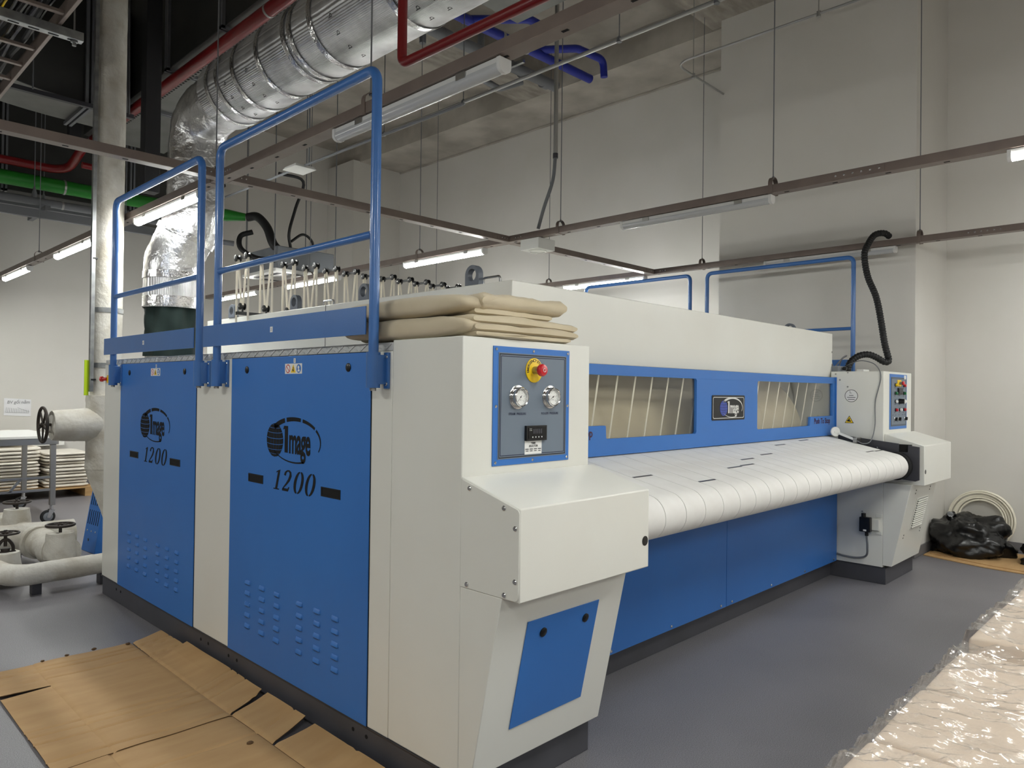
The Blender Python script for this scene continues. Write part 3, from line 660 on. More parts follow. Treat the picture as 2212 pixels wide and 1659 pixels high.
for dy, num in ((0,'3'),(1.769,'4')):
    MB().box(-.0015,.004,.567+dy,1.878+dy,.138,1.708).build('door_gap','hole',IR)
    dr = MB().box(-.005,.003,.572+dy,1.873+dy,.1405,1.705).build('door','blue',IR,bevel=.0015)
    F = -.005
    logo(dr,(F,1.192+dy,1.292),UE,VE,1,['hole'])
    digits((F,1.394+dy,1.05),UE,VE,dr)
    for y in (1.578,.867):
        MB().plate([(-.08,-.0215),(.08,-.0215),(.08,.0215),(-.08,.0215)],[[(-.072,-.016),(-.072,.016),(.072,.016),(.072,-.016)]],(F-.002,y+dy,1.083),UE,VE,.002).add([(F-.0004,y+dy-.072,1.067),(F-.0004,y+dy+.072,1.067),(F-.0004,y+dy+.072,1.099),(F-.0004,y+dy-.072,1.099)],[(0,1,2,3)],1).build('pull_slot',['black','hole'],dr)
    for y in (1.692,.739):
        kb = MB().lathe((F,y+dy,1.643),(-1,0,0),[(.019,0),(.019,.003),(.014,.006)],20).build('lock','black',dr)
    if lv is None:
        lv = []
        for ci, y in enumerate((1.647,1.493,1.34,1.123,.967,.816)):
            for rw in range(5):
                z = .536-.0562*rw
                if not lv:
                    w, h = .03, .012
                    m = MB().hexa([(F+.001,y+w,z-h),(F+.001,y-w,z-h),(F+.001,y-w,z+h),(F+.001,y+w,z+h),(F-.0085,y+w*.86,z-h*.8),(F-.0085,y-w*.86,z-h*.8),(F-.002,y-w*.8,z+h*.8),(F-.002,y+w*.8,z+h*.8)])
                    m.add([(F-.004,y+w*.8,z-h-.001),(F-.004,y-w*.8,z-h-.001),(F-.0085,y-w*.7,z-h*.82-.001),(F-.0085,y+w*.7,z-h*.82-.001)],[(0,1,2,3)],1)
                    o = m.build('louvre',['blue','hole'],dr,bevel=.003); L0 = (y,z); lv.append(o)
                else: lv.append(copy_at(lv[0],(0,y-L0[0],z-L0[1]),dr))
    else:
        for q in lv: copy_at(q,(0,dy,0),dr)
    st = MB().box(F-.001,F,1.131+dy,1.291+dy,1.619,1.668)
    st.flat([ell(0,0,.021,.021)],(F-.001,1.262+dy,1.6435),UE,VE,.0006,.0004,1).flat([ell(0,0,.0165,.0165)],(F-.0012,1.262+dy,1.6435),UE,VE,.0006,.0004,0)
    st.flat([[(-.014,.011),(-.011,.014),(.014,-.011),(.011,-.014)]],(F-.0014,1.262+dy,1.6435),UE,VE,.0006,.0004,1)
    st.flat([[(-.023,-.019),(.023,-.019),(0,.021)]],(F-.001,1.211+dy,1.6435),UE,VE,.0006,.0004,2).flat([[(-.006,-.013),(.006,-.013),(.001,.001),(.006,.001),(-.003,.012),(-.002,-.002),(-.007,-.002)]],(F-.0012,1.211+dy,1.6435),UE,VE,.0006,.0004,3)
    st.flat([ell(0,0,.021,.021)],(F-.001,1.160+dy,1.6435),UE,VE,.0006,.0004,4).flat([ell(-.002,.006,.008,.008,14),[(-.012,-.014),(.012,-.014),(.006,-.003),(-.006,-.003)]],(F-.0012,1.160+dy,1.6435),UE,VE,.0006,.0004,0)
    st.build('safety_sticker',['sticker','redp','yellow','ink','blue'],dr,smooth=0)
    for zz, xx, pr, s in ((1.682,F,dr,.011),(1.725,-.001,IR,.012)):
        MB().box(xx-.0012,xx,1.2+dy-s*.8,1.2+dy+s*.8,zz-s,zz+s).text(num,.02,(xx-.0012,1.2+dy+.0055,zz-.007),UE,VE,m=1,off=.0006).build('number_label',['sticker','ink'],pr,recalc=False,smooth=0)
# control towers with the nose housings
SL = lambda z: -.214+(.832-z)*(.146/.677)
VS = Vector((0,-.146,.677)).normalized()
for right in (False, True):
    a, b = mx(0,.742,right)
    MB().box(a,b,0,.425,.14,1.75).build('control_tower','white',IR,bevel=.004)
    a, b = mx(0.0,.742,right)
    MB().prism([(-.0005,.836),(-.214,.836),(SL(.157),.157),(-.0005,.157)],'x',a,b).build('tower_skirt','white',IR,bevel=.003)
    na, nb = (0,.771) if not right else (4.66,5.457)
    MB().prism([(-.0005,1.234),(-.297,1.152),(-.297,.833),(-.0005,.833)],'x',na,nb).build('nose_housing','white',IR,bevel=.005)
    if not right:
        cv = MB(); P = [(-.004,1.228)]+[(-.297+.018*(1-math.cos(math.radians(q))),1.152-.018+.018*math.sin(math.radians(q))-.0) for q in (80,50,20,0)]+[(-.295,.86)]+[(-.295+.018*(1-math.cos(math.radians(q))),.838+.018-.018*math.sin(math.radians(q))) for q in (20,50,80)]+[(-.004,.838)]
        cv.prism(P,'x',-.004,-.0005); co_ = cv.build('nose_end_cover','white',IR,bevel=.0015)
        for y, z in ((-.049,1.198),(-.225,1.148),(-.279,1.085),(-.28,.906),(-.23,.852),(-.04,.852)): screw((-.004,y,z),(-1,0,0),co_,.009)
    MB().lathe(((nb-.029) if not right else na+.03,-.2972,.944),(0,-1,0),[(.020,0),(.020,.0012)] if not right else [(.018,0),(.018,.0012)],20).build('nose_port','black',IR)
# blue hatch on the left skirt, louvre vent on the right skirt
def sp_(x, z, off=0): return Vector((x,SL(z),z))+Vector((0,-VS.z,VS.y))*off
ht = MB(); q = [(.159,.300),(.578,.300),(.578,.716),(.159,.716)]
ht.hexa([sp_(*p,.0008) for p in q]+[sp_(*p,.004) for p in q]); ho = ht.build('skirt_hatch','blue',IR,bevel=.001)
for x in (.254,.504): MB().lathe(sp_(x,.657,.004),(0,-VS.z,VS.y),[(.018,0),(.018,.004),(.013,.007)],20).build('lock','black',ho)
vt = MB(); q = [(4.88,.436),(5.19,.436),(5.19,.703),(4.88,.703)]
vt.hexa([sp_(*p,0) for p in q]+[sp_(*p,.006) for p in q]); vo = vt.build('skirt_vent','white',IR,bevel=.003); MB().hexa([sp_(4.892,.448,.0055),sp_(5.178,.448,.0055),sp_(5.178,.694,.0055),sp_(4.892,.694,.0055),sp_(4.892,.448,.0066),sp_(5.178,.448,.0066),sp_(5.178,.694,.0066),sp_(4.892,.694,.0066)]).build('vent_shade_backing','hole',vo)  # black backing sheet paints in the shadow lines between the slats
for i in range(13):
    z = .455+.0188*i; MB().hexa([sp_(4.895,z+.001,.0066),sp_(5.175,z+.001,.0066),sp_(5.175,z+.010,.0066),sp_(4.895,z+.010,.0066),sp_(4.895,z,.015),sp_(5.175,z,.015),sp_(5.175,z+.007,.012),sp_(4.895,z+.007,.012)]).build('vent_louvre','white',vo)
for x, z in ((4.80,.778),(4.80,.752),(5.2,.777),(5.2,.752),(5.21,.41),(5.21,.385),(4.76,.404),(4.76,.38)): MB().lathe(sp_(x,z,0),(0,-VS.z,VS.y),[(.007,0),(.007,.001)],10).build('rivet_hole','hole',IR)
# left control panel
def panel(x0, x1, z0, z1, inner):
    p = MB().box(x0,x1,-.004,-.0003,z0,z1).build('control_panel','blue',IR,bevel=.001)
    a, b, c, d = inner
    MB().box(a,b,-.0055,-.004,c,d,0).plate([(a+.004,c+.004),(b-.004,c+.004),(b-.004,d-.004),(a+.004,d-.004)],[[(a+.008,c+.008),(a+.008,d-.008),(b-.008,d-.008),(b-.008,c+.008)]],(0,-.0061,0),UF,VF,.0005,1).plate([(a+.012,c+.012),(b-.012,c+.012),(b-.012,d-.012),(a+.012,d-.012)],[[(a+.015,c+.015),(a+.015,d-.015),(b-.015,d-.015),(b-.015,c+.015)]],(0,-.0061,0),UF,VF,.0005,2).build('panel_face',['panelgrey','ink','navy'],p)
    return p
cp = panel(.151,.601,1.262,1.721,(.178,.579,1.286,1.697))
for x in (.166,.375,.588):
    for z in (1.275,1.49,1.709):
        if not (x == .375 and z == 1.49): screw((x,-.004,z),(0,-1,0),cp,.006)
Y0 = -.006
es = MB().lathe((.376,Y0,1.633),(0,-1,0),[(.049,0),(.049,.003),(.047,.004)],36,0).lathe((.376,Y0-.004,1.633),(0,-1,0),[(.016,0),(.016,.03)],20,1).lathe((.376,Y0-.034,1.633),(0,-1,0),[(.016,0),(.024,.004),(.025,.014),(.021,.021),(.012,.024)],24,2)
es.text('EMERGENCY STOP',.0155,(.376,Y0-.0042,1.633),UF,VF,m=3,arc=(.034,math.radians(196)),sx=.82,off=.0004,bold=.0004)
es.torus((.376,Y0-.0585,1.633),(0,1,0),.007,.0012,16,6,4)
es.build('emergency_stop',['yellow','steel','redp','ink','sticker'],cp,recalc=False)
def gauge(x, z, ang):
    g = MB().lathe((x,Y0,z),(0,-1,0),[(.047,0),(.047,.002),(.036,.004)],32,0).lathe((x,Y0-.004,z),(0,-1,0),[(.037,0),(.039,.006),(.039,.02),(.036,.024),(.033,.022),(.031,.012)],36,0)
    c = (x,Y0-.0165,z); g.flat([ell(0,0,.0315,.0315,32)],c,UF,VF,.0005,.0004,1)
    for i in range(28):
        t = math.radians(225-270*i/27); r0 = .023 if i % 3 == 0 else .0255
        g.flat(ribbon([(r0*math.cos(t),r0*math.sin(t)),(.0285*math.cos(t),.0285*math.sin(t))],.0008),c,UF,VF,.0012,.0004,2)
    for i in range(6): 
        t = math.radians(225-270*i/5); g.text(str(i*3),.0055,(x+.0185*math.cos(t),Y0-.0165,z+.0185*math.sin(t)-.002),UF,VF,m=2,align='CENTER',off=.0012)
    g.text('bar',.006,(x,Y0-.0165,z-.013),UF,VF,m=2,align='CENTER')
    t = math.radians(ang); g.flat([[( -.008*math.cos(t)-.0012*math.sin(t),-.008*math.sin(t)+.0012*math.cos(t)),(-.008*math.cos(t)+.0012*math.sin(t),-.008*math.sin(t)-.0012*math.cos(t)),(.027*math.cos(t),.027*math.sin(t))],ell(0,0,.003,.003,12)],c,UF,VF,.002,.0004,2)
    return g.build('pressure_gauge',['chrome','dial','ink'],cp,recalc=False)
gauge(.283,1.526,228); gauge(.475,1.527,212)
MB().text('STEAM  PRESSURE',.0125,(.283,Y0,1.456),UF,VF,align='CENTER',bold=.0002).text('ROLLER  PRESSURE',.0125,(.475,Y0,1.456),UF,VF,align='CENTER',bold=.0002).build('panel_lettering','navy',cp,recalc=False)
ct = MB().box(.326,.446,-.018,Y0,1.352,1.412,0).box(.336,.437,-.0195,-.018,1.360,1.405,1)
for i in range(4): ct.box(.357+.018*i,.362+.018*i,-.0203,-.0195,1.364,1.369,2)
for i in range(2):
    for j in range(2): ct.box(.342+.008*i,.345+.008*i,-.0203,-.0195,1.392+.006*j,1.395+.006*j,2)
for i in range(5): ct.box(.362+.011*i,.370+.011*i,-.0202,-.0195,1.380,1.399,3)
ct.build('temperature_controller',['black','screen','sticker','dark'],cp,bevel=.0012)
lb = MB().box(.327,.427,-.0068,Y0,1.298,1.352,0).text('TEMP.',.011,(.377,-.0068,1.338),UF,VF,1,align='CENTER',bold=.0003).text('SELECTOR',.011,(.377,-.0068,1.327),UF,VF,1,align='CENTER',bold=.0003)
for i in range(4): lb.flat([[(-.009,0),(.009,0),(.009,.003),(-.009,.003)],[(-.007,-.007),(.007,-.007),(.007,-.0045),(-.007,-.0045)]],(.340+.0245*i,-.0068,1.317),UF,VF,.0012,.0008,1)
lb.build('selector_label',['sticker','ink'],cp,recalc=False)
# right control panel
rp = panel(4.777,5.232,1.265,1.731,(4.80,5.215,1.289,1.706))
def pq(px, py): return 4.777+(px-215)/385*.455, 1.731-(py-290)/1245*.466
def button(px, py, cap, r=.0125, d=.012, ring='black'):
    x, z = pq(px,py); return MB().lathe((x,Y0,z),(0,-1,0),[(r*1.25,0),(r*1.25,.005),(r,.007)],20,0).lathe((x,Y0-.007,z),(0,-1,0),[(r,0),(r,d),(r*.7,d+.003)],20,1).build('push_button',[ring,cap],rp)
for px, py, c in ((325,535,'yellow'),(520,540,'redp'),(325,722,'greenb'),(520,720,'greenb'),(330,908,'sticker'),(522,908,'sticker'),(335,1098,'redp'),(430,1098,'sticker'),(525,1095,'redp')): button(px,py,c)
x, z = pq(415,490)
MB().box(x-.05,x+.05,Y0-.003,Y0,z-.028,z+.028,0).lathe((x,Y0-.003,z),(0,-1,0),[(.012,0),(.012,.022)],16,1).lathe((x,Y0-.025,z),(0,-1,0),[(.012,0),(.018,.004),(.018,.012),(.013,.017)],24,2).build('emergency_stop',['yellow','steel','redp'],rp)
x, z = pq(425,675); MB().box(x-.058,x+.058,Y0-.012,Y0,z-.028,z+.028,0).box(x-.048,x+.048,Y0-.014,Y0-.012,z-.018,z+.02,1).build('process_display',['black','dark'],rp,bevel=.002)
x, z = pq(415,905); MB().lathe((x,Y0,z),(0,-1,0),[(.024,0),(.022,.02),(.02,.045)],20).box(x-.006,x+.006,Y0-.05,Y0-.045,z-.018,z+.018,1).build('rotary_knob',['black','sticker'],rp)
for px in (310,395,540):
    x, z = pq(px,1308); MB().lathe((x,Y0,z),(0,-1,0),[(.016,0),(.016,.005),(.013,.008)],20,0).hexa([(x-.014,Y0-.008,z-.012),(x+.002,Y0-.008,z-.016),(x+.014,Y0-.008,z+.012),(x-.002,Y0-.008,z+.016),(x-.012,Y0-.026,z-.010),(x+.002,Y0-.026,z-.014),(x+.012,Y0-.026,z+.010),(x-.002,Y0-.026,z+.014)],1).build('selector_switch',['chrome','black'],rp)
tl = MB()
for px, py in ((320,600),(415,575),(515,605),(320,785),(415,775),(515,785),(325,975),(420,975),(520,975),(325,1160),(425,1160),(515,1160),(280,1215),(340,1215),(415,1215),(500,1215),(550,1210),(310,1365),(385,1365),(455,1360),(540,1355)):
    x, z = pq(px,py); tl.box(x-.012,x+.012,Y0-.0006,Y0+.0002,z-.0022,z+.0022)
tl.build('panel_lettering','navy',rp)
MB().box(5.15,5.20,-.0065,-.004,1.692,1.725).build('asset_tag','sticker',rp)
# hood with lifting eyes and handles
hd = MB().prism([(.44,1.70),(.468,1.70),(.468,1.743),(3.86,1.743),(3.86,2.08),(.44,2.08)],'x',.7,4.70).build('hood','white',IR,bevel=.004)
MB().box(.6985,.701,2.088,2.092,1.745,2.078).build('hood_seam','dark',hd)
for z in (1.81,1.92): screw((4.685,.44,z),(0,-1,0),hd,.008)
screw((.71,.44,1.98),(0,-1,0),hd,.008)
lg = None
for p in ((.71,.73),(.72,1.70),(.72,2.52),(.70,3.42),(4.6,.78),(4.6,1.7)):
    if lg is None:
        o = [(-.05,0)]+[(-.05*math.cos(math.radians(t)),.052+.05*math.sin(math.radians(t))) for t in range(0,181,12)]+[(.05,0)]
        lg = MB().plate(o,[[(.031*math.cos(math.radians(-t)),.052+.031*math.sin(math.radians(-t))) for t in range(0,360,18)]],(.705,.73,2.081),UE,VE,.034).build('lifting_eye','lug',IR,bevel=.002); L0 = (.71,.73)
    else: copy_at(lg,(p[0]-L0[0],p[1]-L0[1],0),IR)
for y in (2.12,.62): MB().tube(fillet([(.74,y-.06,2.08),(.74,y-.06,2.115),(.74,y+.06,2.115),(.74,y+.06,2.08)],.015,4),.006,8).build('hood_handle','chrome',IR)
# tape tension arms above the hood
MB().box(.62,4.62,3.15,3.19,2.081,2.105).build('tension_beam','black',IR)
proto = None
for k in range(20):
    x = .665+.1855*k
    if proto is None:
        arm = MB().box(x-.006,x+.006,3.09,3.25,2.498,2.516).box(x-.004,x+.004,3.162,3.178,2.105,2.15)
        arm = arm.build('tension_arm','black',IR)
        for y, z in ((3.09,2.508),(3.25,2.508),(3.17,2.145)):
            MB().lathe((x-.024,y,z),(1,0,0),[(.004,-.003),(.009,-.003),(.0255,.0),(.0255,.008),(.015,.011),(.015,.029),(.0255,.032),(.0255,.040),(.005,.042)],16,0).lathe((x-.0275,y,z),(-1,0,0),[(.006,0),(.006,.001)],10,1).build('pulley',['black','steel'],arm)
        for (y0,z0),(y1,z1) in (((3.080,2.508),(3.075,1.95)),((3.101,2.508),(3.160,2.145)),((3.239,2.508),(3.182,2.145)),((3.261,2.508),(3.266,1.95))):
            MB().hexa([(x-.012,y1-.0008,z1),(x+.004,y1-.0008,z1),(x+.004,y1+.0008,z1),(x-.012,y1+.0008,z1),(x-.012,y0-.0008,z0),(x+.004,y0-.0008,z0),(x+.004,y0+.0008,z0),(x-.012,y0+.0008,z0)]).build('tape','tape',arm)
        proto = arm; X0 = x
    else:
        c = copy_at(proto,(x-X0,0,0),IR)
        for ch in proto.children: d = ch.copy(); COL.objects.link(d); d.parent = c
# guard rails
def rail(xr, ylo, yhi, num, right=False):
    s = 1 if right else -1
    g = MB().tube(fillet([(xr,ylo,1.56),(xr,ylo,2.862),(xr,yhi,2.862),(xr,yhi,1.56)],.065,8),.021,16).build('guard_rail','railblue',IR)
    MB().tube([(xr,ylo+.018,2.183),(xr,yhi-.018,2.183)],.0165,14).build('mid_rail','railblue',g)
    a, b = (ylo+.022,yhi+.125)
    MB().box(xr+s*.021,xr+s*.026,a,b,1.772,1.888).build('kick_plate','railblue',g,bevel=.001)
    if not right: MB().box(xr-.0273,xr-.026,(a+b)/2-.012,(a+b)/2+.012,1.818,1.845).text(num,.022,(xr-.0273,(a+b)/2+.006,1.824),UE,VE,m=1,off=.0004).build('number_label',['sticker','ink'],g,recalc=False)
    for y, e in ((ylo,-1),(yhi,-1)):
        MB().tube([(xr,y,1.555),(xr,y,1.70)],.029,18).build('socket','railblue',g)
        MB().cyl((xr,y,1.543),(xr,y,1.556),.013,n=6).build('socket_bolt','steel',g)
        xs = (0.0,-.012) if not right else (MX,MX+.012)
        bk = MB().box(min(xs),max(xs),y-.048,y-.018,1.552,1.70).box(min(xr,xs[0]),max(xr,xs[0]),y-.03,y-.02,1.57,1.69).build('bracket','railblue',g,bevel=.002)
        for z in (1.572,1.682): screw(((-.012 if not right else MX+.012),y-.038,z),(s,0,0),g,.008,name='bracket_bolt')
    return g
rail(-.05,.49,1.96,'3'); rail(-.05,2.195,3.66,'4')
rail(MX+.05,.52,2.06,'5',True); rail(MX+.05,2.27,3.75,'6',True)
for p in (1.2,2.75): pass
es2 = MB().lathe((.16,4.0,1.60),(0,1,0),[(.045,0),(.045,.003)],24,0).lathe((.16,4.003,1.60),(0,1,0),[(.016,0),(.016,.03),(.024,.034),(.024,.046),(.015,.05)],20,1)
es2.build('emergency_stop',['yellow','redp'],IR,label='red and yellow stop button on the rear corner')
es3 = MB().lathe((-.001,3.93,1.60),(-1,0,0),[(.03,0),(.03,.003)],24,0).lathe((-.004,3.95,1.60),(-.6,.8,0),[(.012,0),(.012,.03),(.02,.034),(.02,.046),(.012,.05)],20,1)
es3.build('emergency_stop',['yellow','redp'],IR)
# front window panel
def nwin(l, r, notch_left):
    # window outline with a notch for the lettering
    if notch_left: return [(l,1.369),(1.376,1.369),(1.382,1.363),(1.386,1.304),(1.394,1.297),(r-.012,1.295),(r,1.307),(r,1.63),(r-.01,1.641),(l,1.641)]
    return [(l+.012,1.295),(4.085,1.297),(4.098,1.304),(4.108,1.363),(4.116,1.369),(r,1.371),(r,1.645),(l+.012,1.641),(l,1.63),(l,1.307)]
wl, wr = nwin(.905,2.326,True), nwin(3.166,4.572,False)
fp = MB().plate([(.745,1.207),(4.622,1.207),(4.628,1.698),(.745,1.698)],[wl,wr],(0,.386,0),UF,VF,.02).build('window_panel','blue',IR,bevel=.001)
MB().box(4.6285,4.634,.375,.43,1.207,1.70).build('panel_side_flange','blue',fp)
for z in (1.66,1.47,1.25): screw((4.617,.386,z),(0,-1,0),fp,.006)
for w in (wl,wr): MB().plate([(p[0],p[1]) for p in w],[],(0,.4005,0),UF,VF,.003).build('window_pane','acrylic',fp)
for x in (.928,4.178): MB().text('Push To Stop',.062,(x,.386,1.312),UF,VF,sx=1.0,off=.0012,bold=.0016,m=0).build('panel_lettering','stopred',fp,recalc=False)
bd = MB().plate(rrect(.452,.166,.012,4,2.74,1.455),[],(0,.3825,0),UF,VF,.0035,0).plate(rrect(.428,.142,.014,4,2.74,1.455),[[q for q in rrect(.420,.134,.012,4,2.74,1.455)][::-1]],(0,.3820,0),UF,VF,.0005,1).build('name_badge',['badge','silver'],fp)
logo(fp,(2.785,.3825,1.452),UF,VF,.62,['badgeblue','silver'],0,1,name='badge_logo',cuts=())
# padded roll inside with guide tapes
MB().tube([(.77,1.16,1.16),(4.36,1.16,1.16)],.61,96).build('padded_roll','pad',IR)
for k in range(21):
    x = .86+.1745*k
    MB().hexa([(x-.007,.505,1.22),(x+.007,.505,1.22),(x+.007,.507,1.22),(x-.007,.507,1.22),(x-.007,.430,1.70),(x+.007,.430,1.70),(x+.007,.432,1.70),(x-.007,.432,1.70)]).build('guide_tape','tape',IR)
MB().box(.73,4.64,.56,.64,1.70,1.735).build('inner_beam','dark',IR)
# feed table belts
YC, ZCN, RB = -.126, .988, .1
def belt_path(r):
    ang = math.atan(.213); P = [(.455,1.0+.213*.455+.10845)]  # top line z = zt + .213*y
    zt = ZCN + r*math.cos(ang); yt = YC - r*math.sin(ang)
    k0 = zt - .213*yt; P = [(.455,k0+.213*.455)]
    for i in range(0,7): 
        y = .455+(yt-.455)*i/6; P.append((y,k0+.213*y))
    for i in range(1,17):
        a = math.radians(90)+ang + (math.radians(180)-ang*1.0)*i/16; P.append((YC+r*math.cos(a),ZCN+r*math.sin(a)))
    P.append((.36,ZCN-r+.02)); return P
top = belt_path(RB); inn = belt_path(RB-.004)
BX0, BP = .8365, .1745; joints = {2:.075,4:-.085,7:.032,8:.041,9:.126,11:.165,14:.306,17:.351,19:-.026,20:-.034,5:None}
bp_ = None
bt0 = MB(); a, b = BX0+.002, BX0+BP-.0025; n = len(top)
bt0.add([(a,*p) for p in top]+[(b,*p) for p in top]+[(a,*p) for p in inn]+[(b,*p) for p in inn],
    [(i,i+1,n+i+1,n+i) for i in range(n-1)]+[(2*n+i,3*n+i,3*n+i+1,2*n+i+1) for i in range(n-1)]+[(i,2*n+i,2*n+i+1,i+1) for i in range(n-1)]+[(n+i,n+i+1,3*n+i+1,3*n+i) for i in range(n-1)])
bp_ = bt0.build('feed_belt','belt',IR,smooth=50)
J0 = None
for k in range(21):
    bo = bp_ if k == 0 else copy_at(bp_,(BP*k,0,0),IR)
    y = joints.get(k)
    if y is not None:
        zt = top[1][1]+.213*(y-top[1][0])
        MB().hexa([(a+BP*k+.004,y-.006,zt-.002-.0013),(b+BP*k-.002,y-.006,zt-.002-.0013),(b+BP*k-.002,y+.006,zt-.002+.0013),(a+BP*k+.004,y+.006,zt-.002+.0013),(a+BP*k+.004,y-.006,zt+.0012-.0013),(b+BP*k-.002,y-.006,zt+.0012-.0013),(b+BP*k-.002,y+.006,zt+.0012+.0013),(a+BP*k+.004,y+.006,zt+.0012+.0013)]).build('belt_joint','black',bo)
MB().tube([(.80,YC,ZCN),(4.505,YC,ZCN)],RB-.008,32).build('feed_roller','dark',IR)
MB().hexa([(.78,-.1,1.06),(4.5,-.1,1.06),(4.5,.46,1.18),(.78,.46,1.18),(.78,-.1,1.066),(4.5,-.1,1.066),(4.5,.46,1.186),(.78,.46,1.186)]).build('belt_bed','dark',IR)
MB().tube([(4.51,YC,ZCN),(4.572,YC,ZCN)],RB+.012,36).build('roller_end_ring','rubber',IR)
gq = [(.34,1.214),(-.132,1.164),(-.132,1.098),(-.2,1.098),(-.2,1.154),(-.283,1.145),(-.283,.884),(-.255,.872),(-.02,.892),(.34,1.10)]
MB().prism(gq,'x',4.575,4.592).build('belt_guard','dark',IR,bevel=.002)
MB().box(4.593,4.632,-.25,-.02,.9,1.094).box(4.593,4.632,-.215,-.118,1.094,1.158).build('guard_mount_shade','hole',IR)  # mount block, painted black for the shaded interior behind the notch
MB().prism(gq,'x',.772,.785).build('belt_guard','dark',IR,bevel=.002)
screw((4.575,.03,1.12),(-1,0,0),IR,.008)
# lower front panels
for x0, x1 in ((.743,2.688),(2.692,4.626)):
    lp = MB().box(x0,x1,.362,.375,.137,1.02).build('lower_panel','blue',IR,bevel=.0015)
    for t in (.02,.34,.66,.98): screw((x0+.035+(x1-x0-.07)*t,.362,.158),(0,-1,0),lp,.009)
# finger wheel sensor on the belt guard
sw = MB().lathe((4.47,.325,1.243),(-.6,-.8,0),[(.004,-.006),(.04,-.006),(.04,.006),(.012,.006),(.012,.009),(.004,.009)],28).build('finger_wheel','plastic',IR)
MB().hexa([(4.47,.30,1.222),(4.478,.30,1.222),(4.478,.17,1.175),(4.47,.17,1.175),(4.47,.30,1.24),(4.478,.30,1.24),(4.478,.17,1.195),(4.47,.17,1.195)]).build('wheel_arm','plastic',IR)
MB().box(4.46,4.572,.15,.18,1.16,1.20).build('arm_bracket','steel',IR,bevel=.002)
MB().tube(spline([(4.47,.16,1.18),(4.47,.10,1.155),(4.52,.06,1.18),(4.60,.055,1.3),(4.622,.06,1.5),(4.624,.02,1.7),(4.62,.06,1.80),(4.68,.18,1.84),(4.8,.30,1.83),(4.9,.40,1.80),(4.93,.42,1.762)],8),.004,6).build('sensor_cable','greypipe',IR)
# marks on the inner face of the right tower
XI = 4.633
mk = MB().flat([ell(0,0,.053,.053,40)],(XI,.255,1.543),UE,VE,.001,.0006,0).flat([ell(0,0,.049,.049,40)],(XI-.0008,.255,1.543),UE,VE,.001,.0006,1)
for i, w in enumerate((.018,.034,.028)): mk.flat([[(-w,-.0022),(w,-.0022),(w,.0022),(-w,.0022)]],(XI-.0012,.255,1.546-.016*i),UE,VE,.001,.0006,2)
mk.flat([[(-.012,.022),(-.009,.022),(-.009,.042),(-.012,.042)],[(-.012,.022),(.004,.022),(.004,.025),(-.012,.025)]],(XI-.0012,.255,1.543),UE,VE,.001,.0006,2)
mk.build('round_notice',['badge','sticker','ink'],IR,recalc=False)
MB().flat([[(-.037,-.03),(.037,-.03),(0,.034)]],(XI,.27,1.342),UE,VE,.001,.0006,0).flat([[(-.030,-.026),(.030,-.026),(0,.026)]],(XI-.0008,.27,1.342),UE,VE,.001,.0006,1).flat([[(-.016,-.016),(.012,-.018),(.016,-.012),(.002,-.004),(.006,.006),(-.002,.012),(-.006,.002),(-.018,-.008)]],(XI-.0012,.27,1.342),UE,VE,.001,.0006,2).build('hazard_triangle',['ink','yellow','ink'],IR,recalc=False)
for y, z in ((.385,1.728),(.35,1.678),(.285,1.74),(.285,1.62),(.16,.58)): screw((XI,y,z),(-1,0,0),IR,.007,'steel')
sb = MB().box(4.55,4.60,.072,.158,.424,.545).build('door_switch','black',IR,bevel=.006)
MB().cyl((4.575,.13,.54),(4.575,.13,.575),.018,n=12).build('switch_head','rubber',sb); MB().cyl((4.575,.105,.424),(4.575,.105,.392),.014,n=12).build('cable_gland','rubber',sb)
MB().box(4.549,4.5499,.10,.125,.432,.446).build('rating_plate','sticker',sb)
MB().box(4.60,4.632,.02,.075,.44,.53).box(4.626,4.632,.004,.05,.545,.575).box(4.626,4.632,.004,.05,.405,.43).build('switch_bracket','white',IR,bevel=.002)
MB().tube(spline([(4.575,.105,.395),(4.58,.10,.3),(4.61,.12,.22),(4.62,.2,.19),(4.622,.3,.19),(4.622,.36,.20)],8),.008,8).build('switch_cable','greypipe',IR)
# cable box, terminals and black hose on the right tower
MB().box(4.68,4.86,.38,.56,1.751,1.80).build('junction_box','acgrey',IR,bevel=.006)
MB().cyl((4.76,.37,1.78),(4.76,.34,1.775),.016,n=12).build('cable_gland','black',IR)
MB().box(4.88,5.02,.24,.30,1.751,1.775).build('terminal_block','plastic',IR,bevel=.003)
for pts in ([(4.74,.45,1.80),(4.76,.5,1.9),(4.82,.62,1.92),(4.9,.7,1.86),(5.0,.72,1.72)],[(4.8,.45,1.80),(4.84,.40,1.88),(4.98,.42,1.9),(5.08,.5,1.87),(5.12,.55,1.76)]): MB().tube(spline(pts,6),.006,6).build('cable','greypipe',IR)

